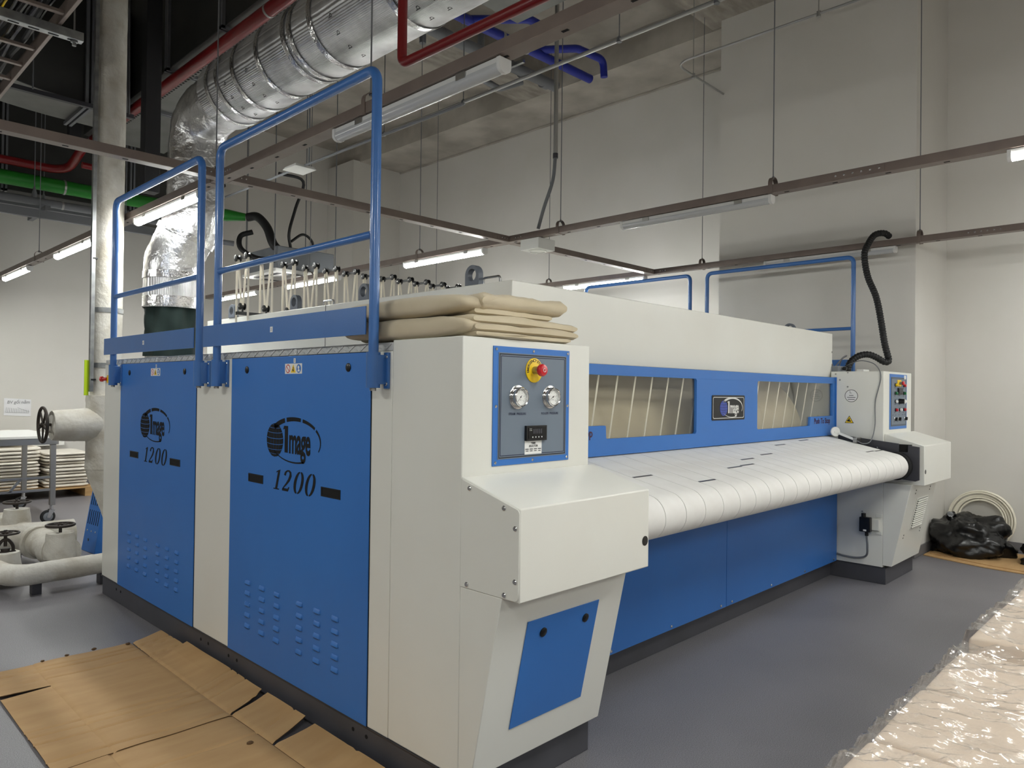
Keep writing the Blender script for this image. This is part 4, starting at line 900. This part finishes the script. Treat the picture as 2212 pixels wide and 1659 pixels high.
# ------------------------------------------------------------------ loose things
def squab(mb, x0,x1,y0,y1,z0,z1, ev=.55, eh=.22, amp=.006, sc=5, nu=72, nv=16, seed=0, m=0, az=.5):
    def sg(v,e): return math.copysign(abs(v)**e, v)
    c = Vector(((x0+x1)/2,(y0+y1)/2,(z0+z1)/2)); r = Vector(((x1-x0)/2,(y1-y0)/2,(z1-z0)/2)); so = Vector((seed*3.7,seed*1.3,seed*2.1)); vs = []
    for j in range(nv+1):
        ph = -math.pi/2+math.pi*j/nv
        for i in range(nu):
            th = 2*math.pi*i/nu
            p = c+Vector((r.x*sg(math.cos(ph),ev)*sg(math.cos(th),eh), r.y*sg(math.cos(ph),ev)*sg(math.sin(th),eh), r.z*sg(math.sin(ph),ev)))
            n = noise.noise(p*sc+so); p.x += amp*n; p.y += amp*noise.noise(p*sc-so); p.z += amp*az*n*(1 if p.z > c.z else .25)
            vs.append(p)
    return mb.add(vs, [(j*nu+i, j*nu+(i+1)%nu, (j+1)*nu+(i+1)%nu, (j+1)*nu+i) for j in range(nv) for i in range(nu)], m)
def fold(name, parent, *a, **k):
    mt = k.pop('mat'); return squab(MB(),*a,**k).build(name, mt, parent, smooth=70)
def stad(x0,x1,y0,y1,z0,z1,seed=0,amp=.006,sag=0,tilt=0,n=10,ny=36,nx=22):
    mb = MB(); r = (z1-z0)/2; zc = (z0+z1)/2; ring = []
    for k in range(nx): ring.append((x0+r+(x1-x0-2*r)*k/nx, -r))
    for k in range(n): a = math.radians(-90+180*k/n); ring.append((x1-r+r*math.cos(a), r*math.sin(a)))
    for k in range(nx): ring.append((x1-r-(x1-x0-2*r)*k/nx, r))
    for k in range(n): a = math.radians(90+180*k/n); ring.append((x0+r+r*math.cos(a), r*math.sin(a)))
    N = len(ring); vs = []; so = Vector((seed*2.3,seed*.7,seed))
    for j in range(ny+1):
        t = j/ny; y = y0+(y1-y0)*t; e = min(t,1-t)*(y1-y0); k = min(1,.5+.5*math.sqrt(max(0,min(1,e/.016))*(2-min(1,e/.016))))
        for x, z in ring:
            u = (x-x0)/(x1-x0); k_ = k*(1+.28*noise.noise(Vector((x*7,seed*3.1,y*2)))); p = Vector((x,y+.014*noise.noise(Vector((x*5,seed,0)))*(1-t),zc+z*(k_ if z > 0 else k)+sag*math.sin(math.pi*u)+tilt*u))
            q = noise.noise(p*5+so); q2 = noise.noise(p*14+so)+.6*(1-abs(noise.noise(Vector((x*7+y*9,y*16-x*5,seed)))))**4*2
            p += Vector((amp*.8*q,amp*2*noise.noise(Vector((x*6,seed,z*20))),(amp*q+amp*.45*q2)*(1 if z > 0 else .2))); vs.append(p)
    mb.add(vs,[(j*N+i,j*N+(i+1)%N,(j+1)*N+(i+1)%N,(j+1)*N+i) for j in range(ny) for i in range(N)]+[list(range(N))[::-1],list(range(ny*N,ny*N+N))])
    return mb
cvl = thing('folded_canvas','folded tan canvas cloth lying directly on the near control tower','cloth',(.3,.35,1.75))
stad(.06,.60,-.012,.74,1.7515,1.774,1,.003).build('fold_layer','canvas',cvl,smooth=60)
stad(.05,.655,-.006,.76,1.770,1.806,2,.004,.002).build('fold_layer','canvas',cvl,smooth=60)
stad(.05,.66,-.002,.76,1.802,1.838,3,.005,.002,-.004).build('fold_layer','canvas',cvl,smooth=60)
fold('side_fold',cvl,-.008,.13,.0,.80,1.7515,1.836,mat='canvas',seed=4,ev=.75,eh=.3,amp=.018,sc=7)
cvu = thing('folded_canvas','folded tan canvas cloth on top of the other one beside the hood','cloth',(.3,.35,1.84))
stad(.09,.52,.03,.80,1.838,1.868,5,.004,.0).build('fold_layer','canvas',cvu,smooth=60)
stad(.10,.60,.012,.80,1.858,1.922,6,.009,.004,.006).build('fold_layer','canvas',cvu,smooth=60)
fold('side_fold',cvu,.0,.17,.02,.84,1.838,1.924,mat='canvas',seed=8,ev=.75,eh=.32,amp=.018,sc=6)
# flattened cardboard on the floor
def sheet(parent, name, fn, nu=24, nv=24, th=.004):
    mb = MB(); mb.grid(fn,nu,nv); k = len(mb.v); mb.grid(lambda u,v: Vector(fn(u,v))-Vector((0,0,th)),nu,nv,0)
    N = nu+1
    e = [i for i in range(N)], [i*N+nu for i in range(nv+1)], [nv*N+nu-i for i in range(N)], [(nv-i)*N for i in range(nv+1)]
    fs = []
    for l in e:
        for p, q in zip(l,l[1:]): fs.append((q,p,p+k,q+k))
    mb.add([], [], 1)
    for f in fs: mb.f.append(list(f)); mb.m.append(1)
    return mb.build(name,['card','carddark'],parent,smooth=40)
def warp(x, y, base):
    return base + .005*noise.noise(Vector((x*3,y*3,.3)))+.003*noise.noise(Vector((x*9,y*2,1.3)))
def crease(x, y, ys=(2.62,2.56,2.42,1.78,1.71,1.62,1.42,1.12,.66,.6)):
    return -sum(.008*math.exp(-((y-c-.03*math.sin(4*x))/.007)**2) for c in ys)
def quad(P, zf):
    def fn(u, v):
        a = Vector(P[0]).lerp(Vector(P[1]),u); b = Vector(P[3]).lerp(Vector(P[2]),u); p = a.lerp(b,v)
        return Vector((p.x,p.y,max(.0055,zf(u,v,p)+crease(p.x,p.y))))
    return fn
cb = thing('flattened_carton','flattened brown cardboard box spread on the floor against the plinth','cardboard',(-.5,1.9,0))
zA = lambda u,v,p: warp(p.x,p.y,.017)-.008*(math.exp(-(u/.02)**2)+math.exp(-((1-u)/.02)**2))
flapz = lambda lift: (lambda u,v,p: warp(p.x,p.y,.016)+lift*u**1.5-.007*math.exp(-(u/.05)**2))
sheet(cb,'centre_panel',quad([(-.735,1.335,0),(-.222,1.335,0),(-.222,2.69,0),(-.735,2.69,0)],zA),30,230)
sheet(cb,'flap',quad([(-.222,2.29,0),(-.03,2.36,0),(-.03,2.745,0),(-.212,2.69,0)],flapz(.018)))
sheet(cb,'flap',quad([(-.222,1.36,0),(-.115,1.385,0),(-.115,2.33,0),(-.222,2.285,0)],flapz(.02)),12,150)
sheet(cb,'flap',quad([(-.115,1.385,0),(-.028,1.435,0),(-.022,2.37,0),(-.115,2.33,0)],lambda u,v,p: warp(p.x,p.y,.036)+.018*u),10,150)
sheet(cb,'flap',quad([(-.955,2.29,0),(-.735,2.29,0),(-.73,2.685,0),(-.945,2.685,0)],lambda u,v,p: warp(p.x,p.y,.016)+.012*(1-u)*(1-v)))
sheet(cb,'flap',quad([(-.955,1.335,0),(-.735,1.335,0),(-.735,2.282,0),(-.952,2.275,0)],lambda u,v,p: warp(p.x,p.y,.014)),12,150)
cb2 = thing('flattened_carton','second flattened brown cardboard box under the first, nearer the viewer','cardboard',(-.5,.9,0))
zB = lambda u,v,p: warp(p.x,p.y,.012)-.006*(math.exp(-(u/.02)**2)+math.exp(-((1-u)/.02)**2))
sheet(cb2,'centre_panel',quad([(-.745,-.05,0),(-.218,-.05,0),(-.222,1.42,0),(-.745,1.42,0)],zB),30,200)
sheet(cb2,'flap',quad([(-.222,.952,0),(-.03,1.01,0),(-.03,1.37,0),(-.222,1.345,0)],flapz(.04)))
sheet(cb2,'flap',quad([(-.222,.05,0),(-.035,.05,0),(-.03,.93,0),(-.222,.935,0)],flapz(.03)),16,40)
sheet(cb2,'flap',quad([(-.965,.05,0),(-.745,.05,0),(-.745,1.40,0),(-.96,1.38,0)],zB),16,40)
for i,(x,y,r) in enumerate(((-.29,1.02,.012),(-.25,2.66,.010),(-.42,2.70,.011),(-.56,2.695,.009),(-.68,2.69,.008))):
    MB().ball((x,y,.022+(0 if i else -.006)),(r*1.3,r,r*.6),10,6,f=lambda d: 1+.3*noise.noise(d*3+Vector((i,0,0)))).build('carton_scrap','carddark',cat='scrap',label=('dark crumb lying on the middle of the cardboard','dark torn scrap at the back edge of the cardboard, nearest the ironer','second torn scrap along the back edge of the cardboard','third torn scrap along the back edge of the cardboard','leftmost torn scrap on the back edge of the cardboard')[i],group='scraps on the cardboard')
MB().lathe((.42,-.62,.001),(0,0,1),[(.008,0),(.008,.004),(.005,.01),(.002,.012)],8).build('brass_screw','yellow',cat='screw',label='tiny brass screw lying on the grey floor at the bottom edge')

# lagged riser, big valve and floor manifold
def lagged(name, P, r, parent, amp=.02, sc=6, step=.03, n=28, caps=True):
    P = resample([Vector(p) for p in P], step); N = len(P)
    rr = [ (r[0]+(r[1]-r[0])*i/max(1,N-1)) if isinstance(r,tuple) else r for i in range(N)]
    mb = MB(); mb.tube(P, rr, n, caps)
    for i, v in enumerate(mb.v):
        p = P[min(i//n,N-1)]; d = v-p; w_ = (1-abs(noise.noise(Vector((v.x*18+v.y*5,v.y*18,v.z*18)))))**5; mb.v[i] = p+d*(1+amp*1.6*noise.noise(v*sc)+amp*.7*noise.noise(v*sc*4)-amp*.9*w_)
    return mb.build(name,'lag',parent,smooth=60)
def handwheel(parent, c, nrm, R, r, spokes=5, stem=.06):
    c = Vector(c); nrm = Vector(nrm).normalized(); u, w = frame_of(nrm)
    mb = MB().torus(c,nrm,R,r,40,10)
    for k in range(spokes):
        a = 2*math.pi*k/spokes+.3; d = u*math.cos(a)+w*math.sin(a); mb.tube([c+d*.01-nrm*.004,c+d*R],[r*.75,r*.55],8)
    mb.lathe(c-nrm*.02,nrm,[(.022,0),(.022,.03),(.012,.036),(.012,.045)],14)
    hw = mb.build('handwheel','iron',parent)
    MB().cyl(c-nrm*stem,c+nrm*.012,.012,n=10).build('valve_stem','iron',parent)
    return hw
rs = thing('lagged_riser','tall white lagged steam pipe rising left of the ironer with a side valve','pipe',(.24,4.75,0))
lagged('riser_pipe',[(.228,4.75,1.44),(.228,4.75,5.84)],.118,rs,.012,5,.05)
for z in (1.72,2.18,3.52): MB().tube([(.228,4.75,z-.02),(.228,4.75,z+.02)],.123,28,False).build('metal_band','galv',rs)
lagged('valve_body',[(.25,4.75,.86),(.25,4.75,1.0),(.25,4.75,1.47)],.165,rs,.025,6)
lagged('valve_bonnet',[(.2,4.75,1.225),(-.165,4.75,1.225)],(.15,.118),rs,.03,8)
lagged('lower_elbow',[(.25,4.75,.9),(.26,4.74,.82),(.33,4.72,.55),(.42,4.7,.2)],(.165,.12),rs,.03,6)
handwheel(rs,(-.225,4.75,1.232),(-1,0,0),.138,.012,5,.08)
for y, x in ((4.68,.095),(4.885,.335)): MB().box(x-.014,x+.014,y-.02,y+.02,1.5 if x<.2 else 1.9,5.84).build('support_channel','galv',rs)
for z in (1.6,2.6): MB().box(.09,.125,4.655,4.70,z-.006,z+.006).build('cable_tie','black',rs)
MB().box(.050,.082,4.69,4.70,1.47,1.76).build('lime_strap','hiviz',cat='strap',label='lime yellow reflective strap hanging on the white riser')
mf = thing('lagged_manifold','white lagged steam pipes with black handwheels lying on the floor','pipework',(-.2,4.8,0))
def arcp(*p, r=.16): return fillet(p, r, 10)
lagged('front_pipe',arcp((.30,4.32,.16),(-.50,4.30,.15),(-.62,4.75,.18),(-.62,5.2,.2),r=.2),.078,mf,.02,9,.02)
lagged('header_pipe',[(-.06,4.70,.20),(-.10,5.0,.21),(-.14,5.3,.22),(-.2,5.75,.24),(-.24,6.1,.25)],.118,mf,.04,6)
lagged('cross_pipe',[(-.4,5.35,.24),(.16,5.32,.24)],.125,mf,.03,6)
lagged('cross_pipe',[(-.2,5.72,.26),(-.9,5.74,.26)],.115,mf,.03,6)
lagged('flange_cover',[(-.07,4.84,.2),(-.09,4.97,.2)],.135,mf,.04,8)
lagged('flange_cover',[(-.13,5.2,.21),(-.15,5.32,.21)],.14,mf,.04,8)
lagged('valve_bonnet',[(-.09,4.74,.16),(-.09,4.74,.36)],(.118,.098),mf,.03,8)
lagged('valve_bonnet',[(-.2,5.66,.24),(-.2,5.66,.45)],(.12,.1),mf,.03,8)
lagged('valve_bonnet',[(-.47,4.72,.05),(-.47,4.72,.26)],(.13,.1),mf,.03,8)
handwheel(mf,(-.09,4.74,.42),(0,0,1),.098,.011,5,.07)
handwheel(mf,(-.2,5.66,.51),(0,0,1),.1,.010,5,.08)
handwheel(mf,(-.465,4.72,.405),(0,0,1),.088,.008,5,.10)
yk = MB()
for s in (-1,1): yk.tube(spline([(-.465+s*.05,4.72,.25),(-.465+s*.05,4.72,.30),(-.465+s*.025,4.72,.345),(-.465,4.72,.36)],4),.012,8)
yk.cyl((-.465,4.72,.25),(-.465,4.72,.29),.03,n=14).box(-.53,-.40,4.70,4.74,.25,.268).build('valve_yoke','iron',mf)
for x in (-.35,.1): MB().box(x-.03,x+.03,4.28,4.36,.001,.085).build('pipe_foot','dark',mf)
for p in ((-.1,5.0),(-.2,5.75)): MB().box(p[0]-.05,p[0]+.05,p[1]-.04,p[1]+.04,.001,.1).build('pipe_foot','dark',mf)
# blue slotted guard behind the machine
bg = thing('slotted_guard','blue sloping machine guard with rows of slots behind the ironer','guard',(.5,5.55,0))
tx = lambda z: .33+.15*z/.95
MB().hexa([(.33,5.72,.002),(.355,5.42,.002),(.8,5.41,.002),(.8,5.72,.002),(.48,5.72,.95),(.505,5.42,.95),(.8,5.41,.95),(.8,5.72,.95)]).build('cover','blue',bg,bevel=.004)
for rw in range(4):
    for i in range(6):
        z0 = .25+.175*rw; y = 5.69-.044*i; f = lambda z,y: tx(z)+.025*(5.72-y)/.3-.001
        MB().hexa([(f(z0,y),y,z0),(f(z0,y),y-.014,z0),(f(z0,y)+.004,y-.014,z0),(f(z0,y)+.004,y,z0),(f(z0+.13,y),y,z0+.13),(f(z0+.13,y),y-.014,z0+.13),(f(z0+.13,y)+.004,y-.014,z0+.13),(f(z0+.13,y)+.004,y,z0+.13)]).build('slot','hole',bg)
for i in range(3): screw((tx(.19)+.006+.008*i,5.66-.09*i,.19),(-1,0,0),bg,.01)
MB().lathe((tx(.11)+.008,5.6,.11),(-1,0,0),[(.014,0),(.014,.003)],12).build('lock','black',bg)
# steel work trolley, linens on a pallet, paper on the wall
tt = thing('work_trolley','stainless steel work trolley on castors at far left','trolley',(-.4,8.1,0))
MB().box(-2.2,.56,7.40,8.80,.955,.985).build('worktop','plastic',tt,bevel=.004)
MB().box(-2.2,.55,7.41,7.44,.885,.954).box(.52,.55,7.44,8.79,.885,.954).build('apron','steel',tt,bevel=.003)
for y in (7.45,8.74):
    MB().box(.475,.53,y-.027,y+.027,.20,.884).build('leg','steel',tt,bevel=.004)
    cs = MB().cyl((.50,y,.15),(.50,y,.2),.02,n=14).prism([(.45,.07),(.475,.06),(.53,.15),(.47,.155)],'y',y-.032,y-.024).prism([(.45,.07),(.475,.06),(.53,.15),(.47,.155)],'y',y+.024,y+.032).build('castor_fork','chrome',tt)
    MB().lathe((.462,y-.017,.075),(0,1,0),[(.05,0),(.068,.004),(.075,.012),(.075,.024),(.068,.032),(.05,.034)],32,0).lathe((.462,y-.018,.075),(0,-1,0),[(.048,0),(.044,.003),(.02,.004),(.018,.012)],24,1).build('wheel',['rubber','acgrey'],cs)
MB().box(-2.2,.474,7.43,7.46,.505,.53).build('lower_rail','steel',tt); MB().box(-2.2,.474,7.43,7.46,.365,.39).build('lower_rail','steel',tt)
MB().hexa([(.08,7.43,.38),(.11,7.43,.38),(.11,7.46,.38),(.08,7.46,.38),(.18,7.43,.51),(.21,7.43,.51),(.21,7.46,.51),(.18,7.46,.51)]).build('gusset','steel',tt)
pa = thing('linen_pallet','pale wooden pallet under the linen stacks','pallet',(.4,9.9,0))
for i in range(7): MB().box(-1.2,1.50,9.42+.155*i,9.42+.155*i+.12,.115,.135).build('deck_board','wood',pa)
for x in (-1.2,.1,1.38): MB().box(x,x+.12,9.42,10.46,.001,.114).build('bearer','wood',pa)
random.seed(11)
ORD = ('first','second','third','fourth','fifth','sixth','seventh','eighth','ninth','tenth','eleventh','twelfth','thirteenth')
for nm, x0, x1, n, h, lab in (('a',.02,.86,13,.046,'the left stack by the trolley leg'),('b',.92,1.46,11,.045,'the right stack beside the riser'),('c',-.9,-.05,10,.05,'the stack at the far left edge')):
    z = .137
    for k in range(n):
        hh = h*random.uniform(.85,1.1); j = random.uniform(-.02,.02)
        squab(MB(),x0+j,x1+j,9.46+random.uniform(-.02,.03),10.3,z,z+hh,.45,.25,.022,6,48,10,seed=k+len(nm)*3+int(x0*10),az=.06).build('folded_linen','linen',cat='linen',label='folded white linen, %s from the bottom of %s' % (ORD[k],lab),group='folded linen in stack '+nm,smooth=70); z += hh
squab(MB(),.1,.8,9.5,10.2,.745,.92,.9,.6,.05,6,64,20,seed=21).build('bagged_bundle',MT['linen'],cat='bundle',label='rumpled white bagged bundle on top of the left linen stack',smooth=70)
MB().box(.95,1.35,10.35,10.58,.66,.86).build('white_carton','plastic',cat='box',label='white carton against the back wall behind the right linen stack',bevel=.004)
pp = thing('paper_notice','handwritten paper notice taped to the back wall','notice',(.8,YB,1.1))
MB().grid(lambda u,v:(.635+.335*u,YB-.004-.004*math.sin(3*u+2*v)**2,1.105+.25*v-.02*u),8,6).build('sheet','paper',pp,recalc=False)
sc_ = MB().text('BV gối nằm',.062,(.67,YB-.010,1.275),UF,VF,shear=.15,off=.001,sx=.95)
for i in range(14):
    x = .66+.021*i; sc_.flat(ribbon([(x,1.15-.0012*i),(x+.004,1.22-.003*i)],.003),(0,YB-.010,0),UF,VF,.001)
sc_.flat(ribbon([(.655,1.15),(.94,1.135)],.003)+ribbon([(.80,1.215),(.95,1.15)],.003),(0,YB-.010,0),UF,VF,.001)
sc_.build('handwriting','greypipe',pp,recalc=False)
# wrapped stacks at the lower right
def wrapped(x0, x1, y0, y1, zt, label, seed, nx):
    t = thing('wrapped_stack',label,'wrapped goods',((x0+x1)/2,(y0+y1)/2,0),'film wrapped stacks')
    w = (x1-x0)/nx
    for i in range(nx): squab(MB(),x0+w*i+.004,x0+w*(i+1)-.004,y0,y1,.02,zt,.08,.05,.010,4,96,24,seed=seed+i).build('bundle','beige',t,smooth=60)
    def f(u, v):
        x = x0-.03+(x1-x0+.06)*u; s = v*1.5
        d = s*(y1-y0)/1.2
        y = y1+.004-max(0,d-zt+.05) if d > zt-.05 else y1+.004+.008*(1-d/zt)
        z = zt+.012 if d > zt-.05 else d+.03
        q = Vector((x*3.2+seed,y*4,z*2)); r = 1-abs(noise.noise(q)); r2 = 1-abs(noise.noise(Vector((x*9+y*3,y*7-x*2,seed))))
        r3 = 1-abs(noise.noise(Vector((x*22+y*15,y*20-x*9,seed)))); h = .020*r**3+.014*r2**5+.007*r3**5+.004*noise.noise(Vector((x*34,y*16,seed)))
        if d > zt-.05: z += h; y += .006*noise.noise(q*2) if d < zt+.1 else 0
        else: y += h*.3
        return (x,y,z)
    MB().grid(f,190,150).build('clear_film','cling',t,smooth=180,recalc=False)
wrapped(.12,1.80,-2.75,-1.185,.475,'clear film wrapped beige stack nearest the viewer at the lower right',1.7,3)
wrapped(1.88,4.4,-2.75,-1.195,.51,'clear film wrapped beige stack farther back along the right edge',5.2,4)
# corner by the column: cardboard, black bags, coil of white tube
MB().prism([(6.1,.085),(6.84,.085),(6.84,-1.7),(5.85,-1.7),(5.94,-.45)],'z',.001,.009).prism([(6.2,.05),(6.8,.06),(6.8,-1.6),(5.9,-1.6),(6.02,-.5)],'z',.009,.016).build('cardboard_sheet',['card'],cat='cardboard',label='brown cardboard sheet under the black bags in the corner',bevel=.001)
def bag(c, r, seed, label, knot):
    def f(d):
        k = .95+.30*noise.noise(d*1.7+Vector((seed,0,0)))+.14*noise.noise(d*3.2+Vector((0,seed,0)))+.07*(1-abs(noise.noise(d*5)))**4+.015*(1-abs(noise.noise(d*13)))**3
        return k
    mb = MB().ball(c,r,96,60,f=f)
    for i, v in enumerate(mb.v):
        v.y = min(v.y,.085); v.x = min(v.x,6.8)
        if v.z < .02: v.z = .018+.002*noise.noise(v*9)
    t = thing('rubbish_bag',label,'bag',(c[0],c[1],.017),'black bags in the corner')
    mb.build('sack','bag',t,smooth=80)
    kn = MB()
    for a in (0,1): kn.tube(spline([knot[0],knot[1],Vector(knot[1])+Vector((.02-.06*a,-.05+.03*a,.03))],4),[.05,.05,.045,.04,.04,.035,.03,.03,.02][:9] if False else .03,8)
    kn.build('tied_ear','bag',t,smooth=80)
bag((6.48,-.22,.14),(.30,.36,.26),2.3,'large black rubbish bag slumped in the corner by the column',((6.45,-.12,.3),(6.42,-.06,.36)))
bag((6.42,-1.0,.09),(.30,.34,.2),7.1,'second black rubbish bag cut by the right edge of the picture',((6.36,-.78,.2),(6.32,-.74,.27)))
P = []
for i in range(14*40):
    a = 2*math.pi*i/40; R = .285+.006*math.sin(i/40*2.1)-.016*((i/40) % 6); off = .018*(i//240)
    P.append((6.93-.012-off*.8-.0-.10*(0.3-(.285+R*math.sin(a))*.9)*.9-.02, -.24+R*math.cos(a)*1.02, .30+R*math.sin(a)))
MB().tube(P,.009,8).build('tube_coil','coil',cat='coil',label='coil of white plastic tube leaning on the wall behind the black bags')
# corrugated black hose from the trunking to the right tower
hp = resample(spline([(5.68,.28,3.062),(5.62,.31,3.09),(5.54,.37,3.07),(5.46,.405,2.97),(5.41,.418,2.866),(5.40,.385,2.664),(5.38,.303,2.46),(5.36,.255,2.25),(5.34,.215,2.03),(5.32,.175,1.885),(5.29,.175,1.852),(5.26,.20,1.856),(5.22,.245,1.892),(5.17,.30,1.918),(5.12,.36,1.905),(5.08,.41,1.86),(5.05,.43,1.80),(5.05,.43,1.752)],8),.006)
MB().tube(hp,[.030 if (i//2)%2 else .0262 for i in range(len(hp))],14).build('corrugated_hose','rubber',cat='hose',label='black corrugated hose draped from the trunking to the far control tower')
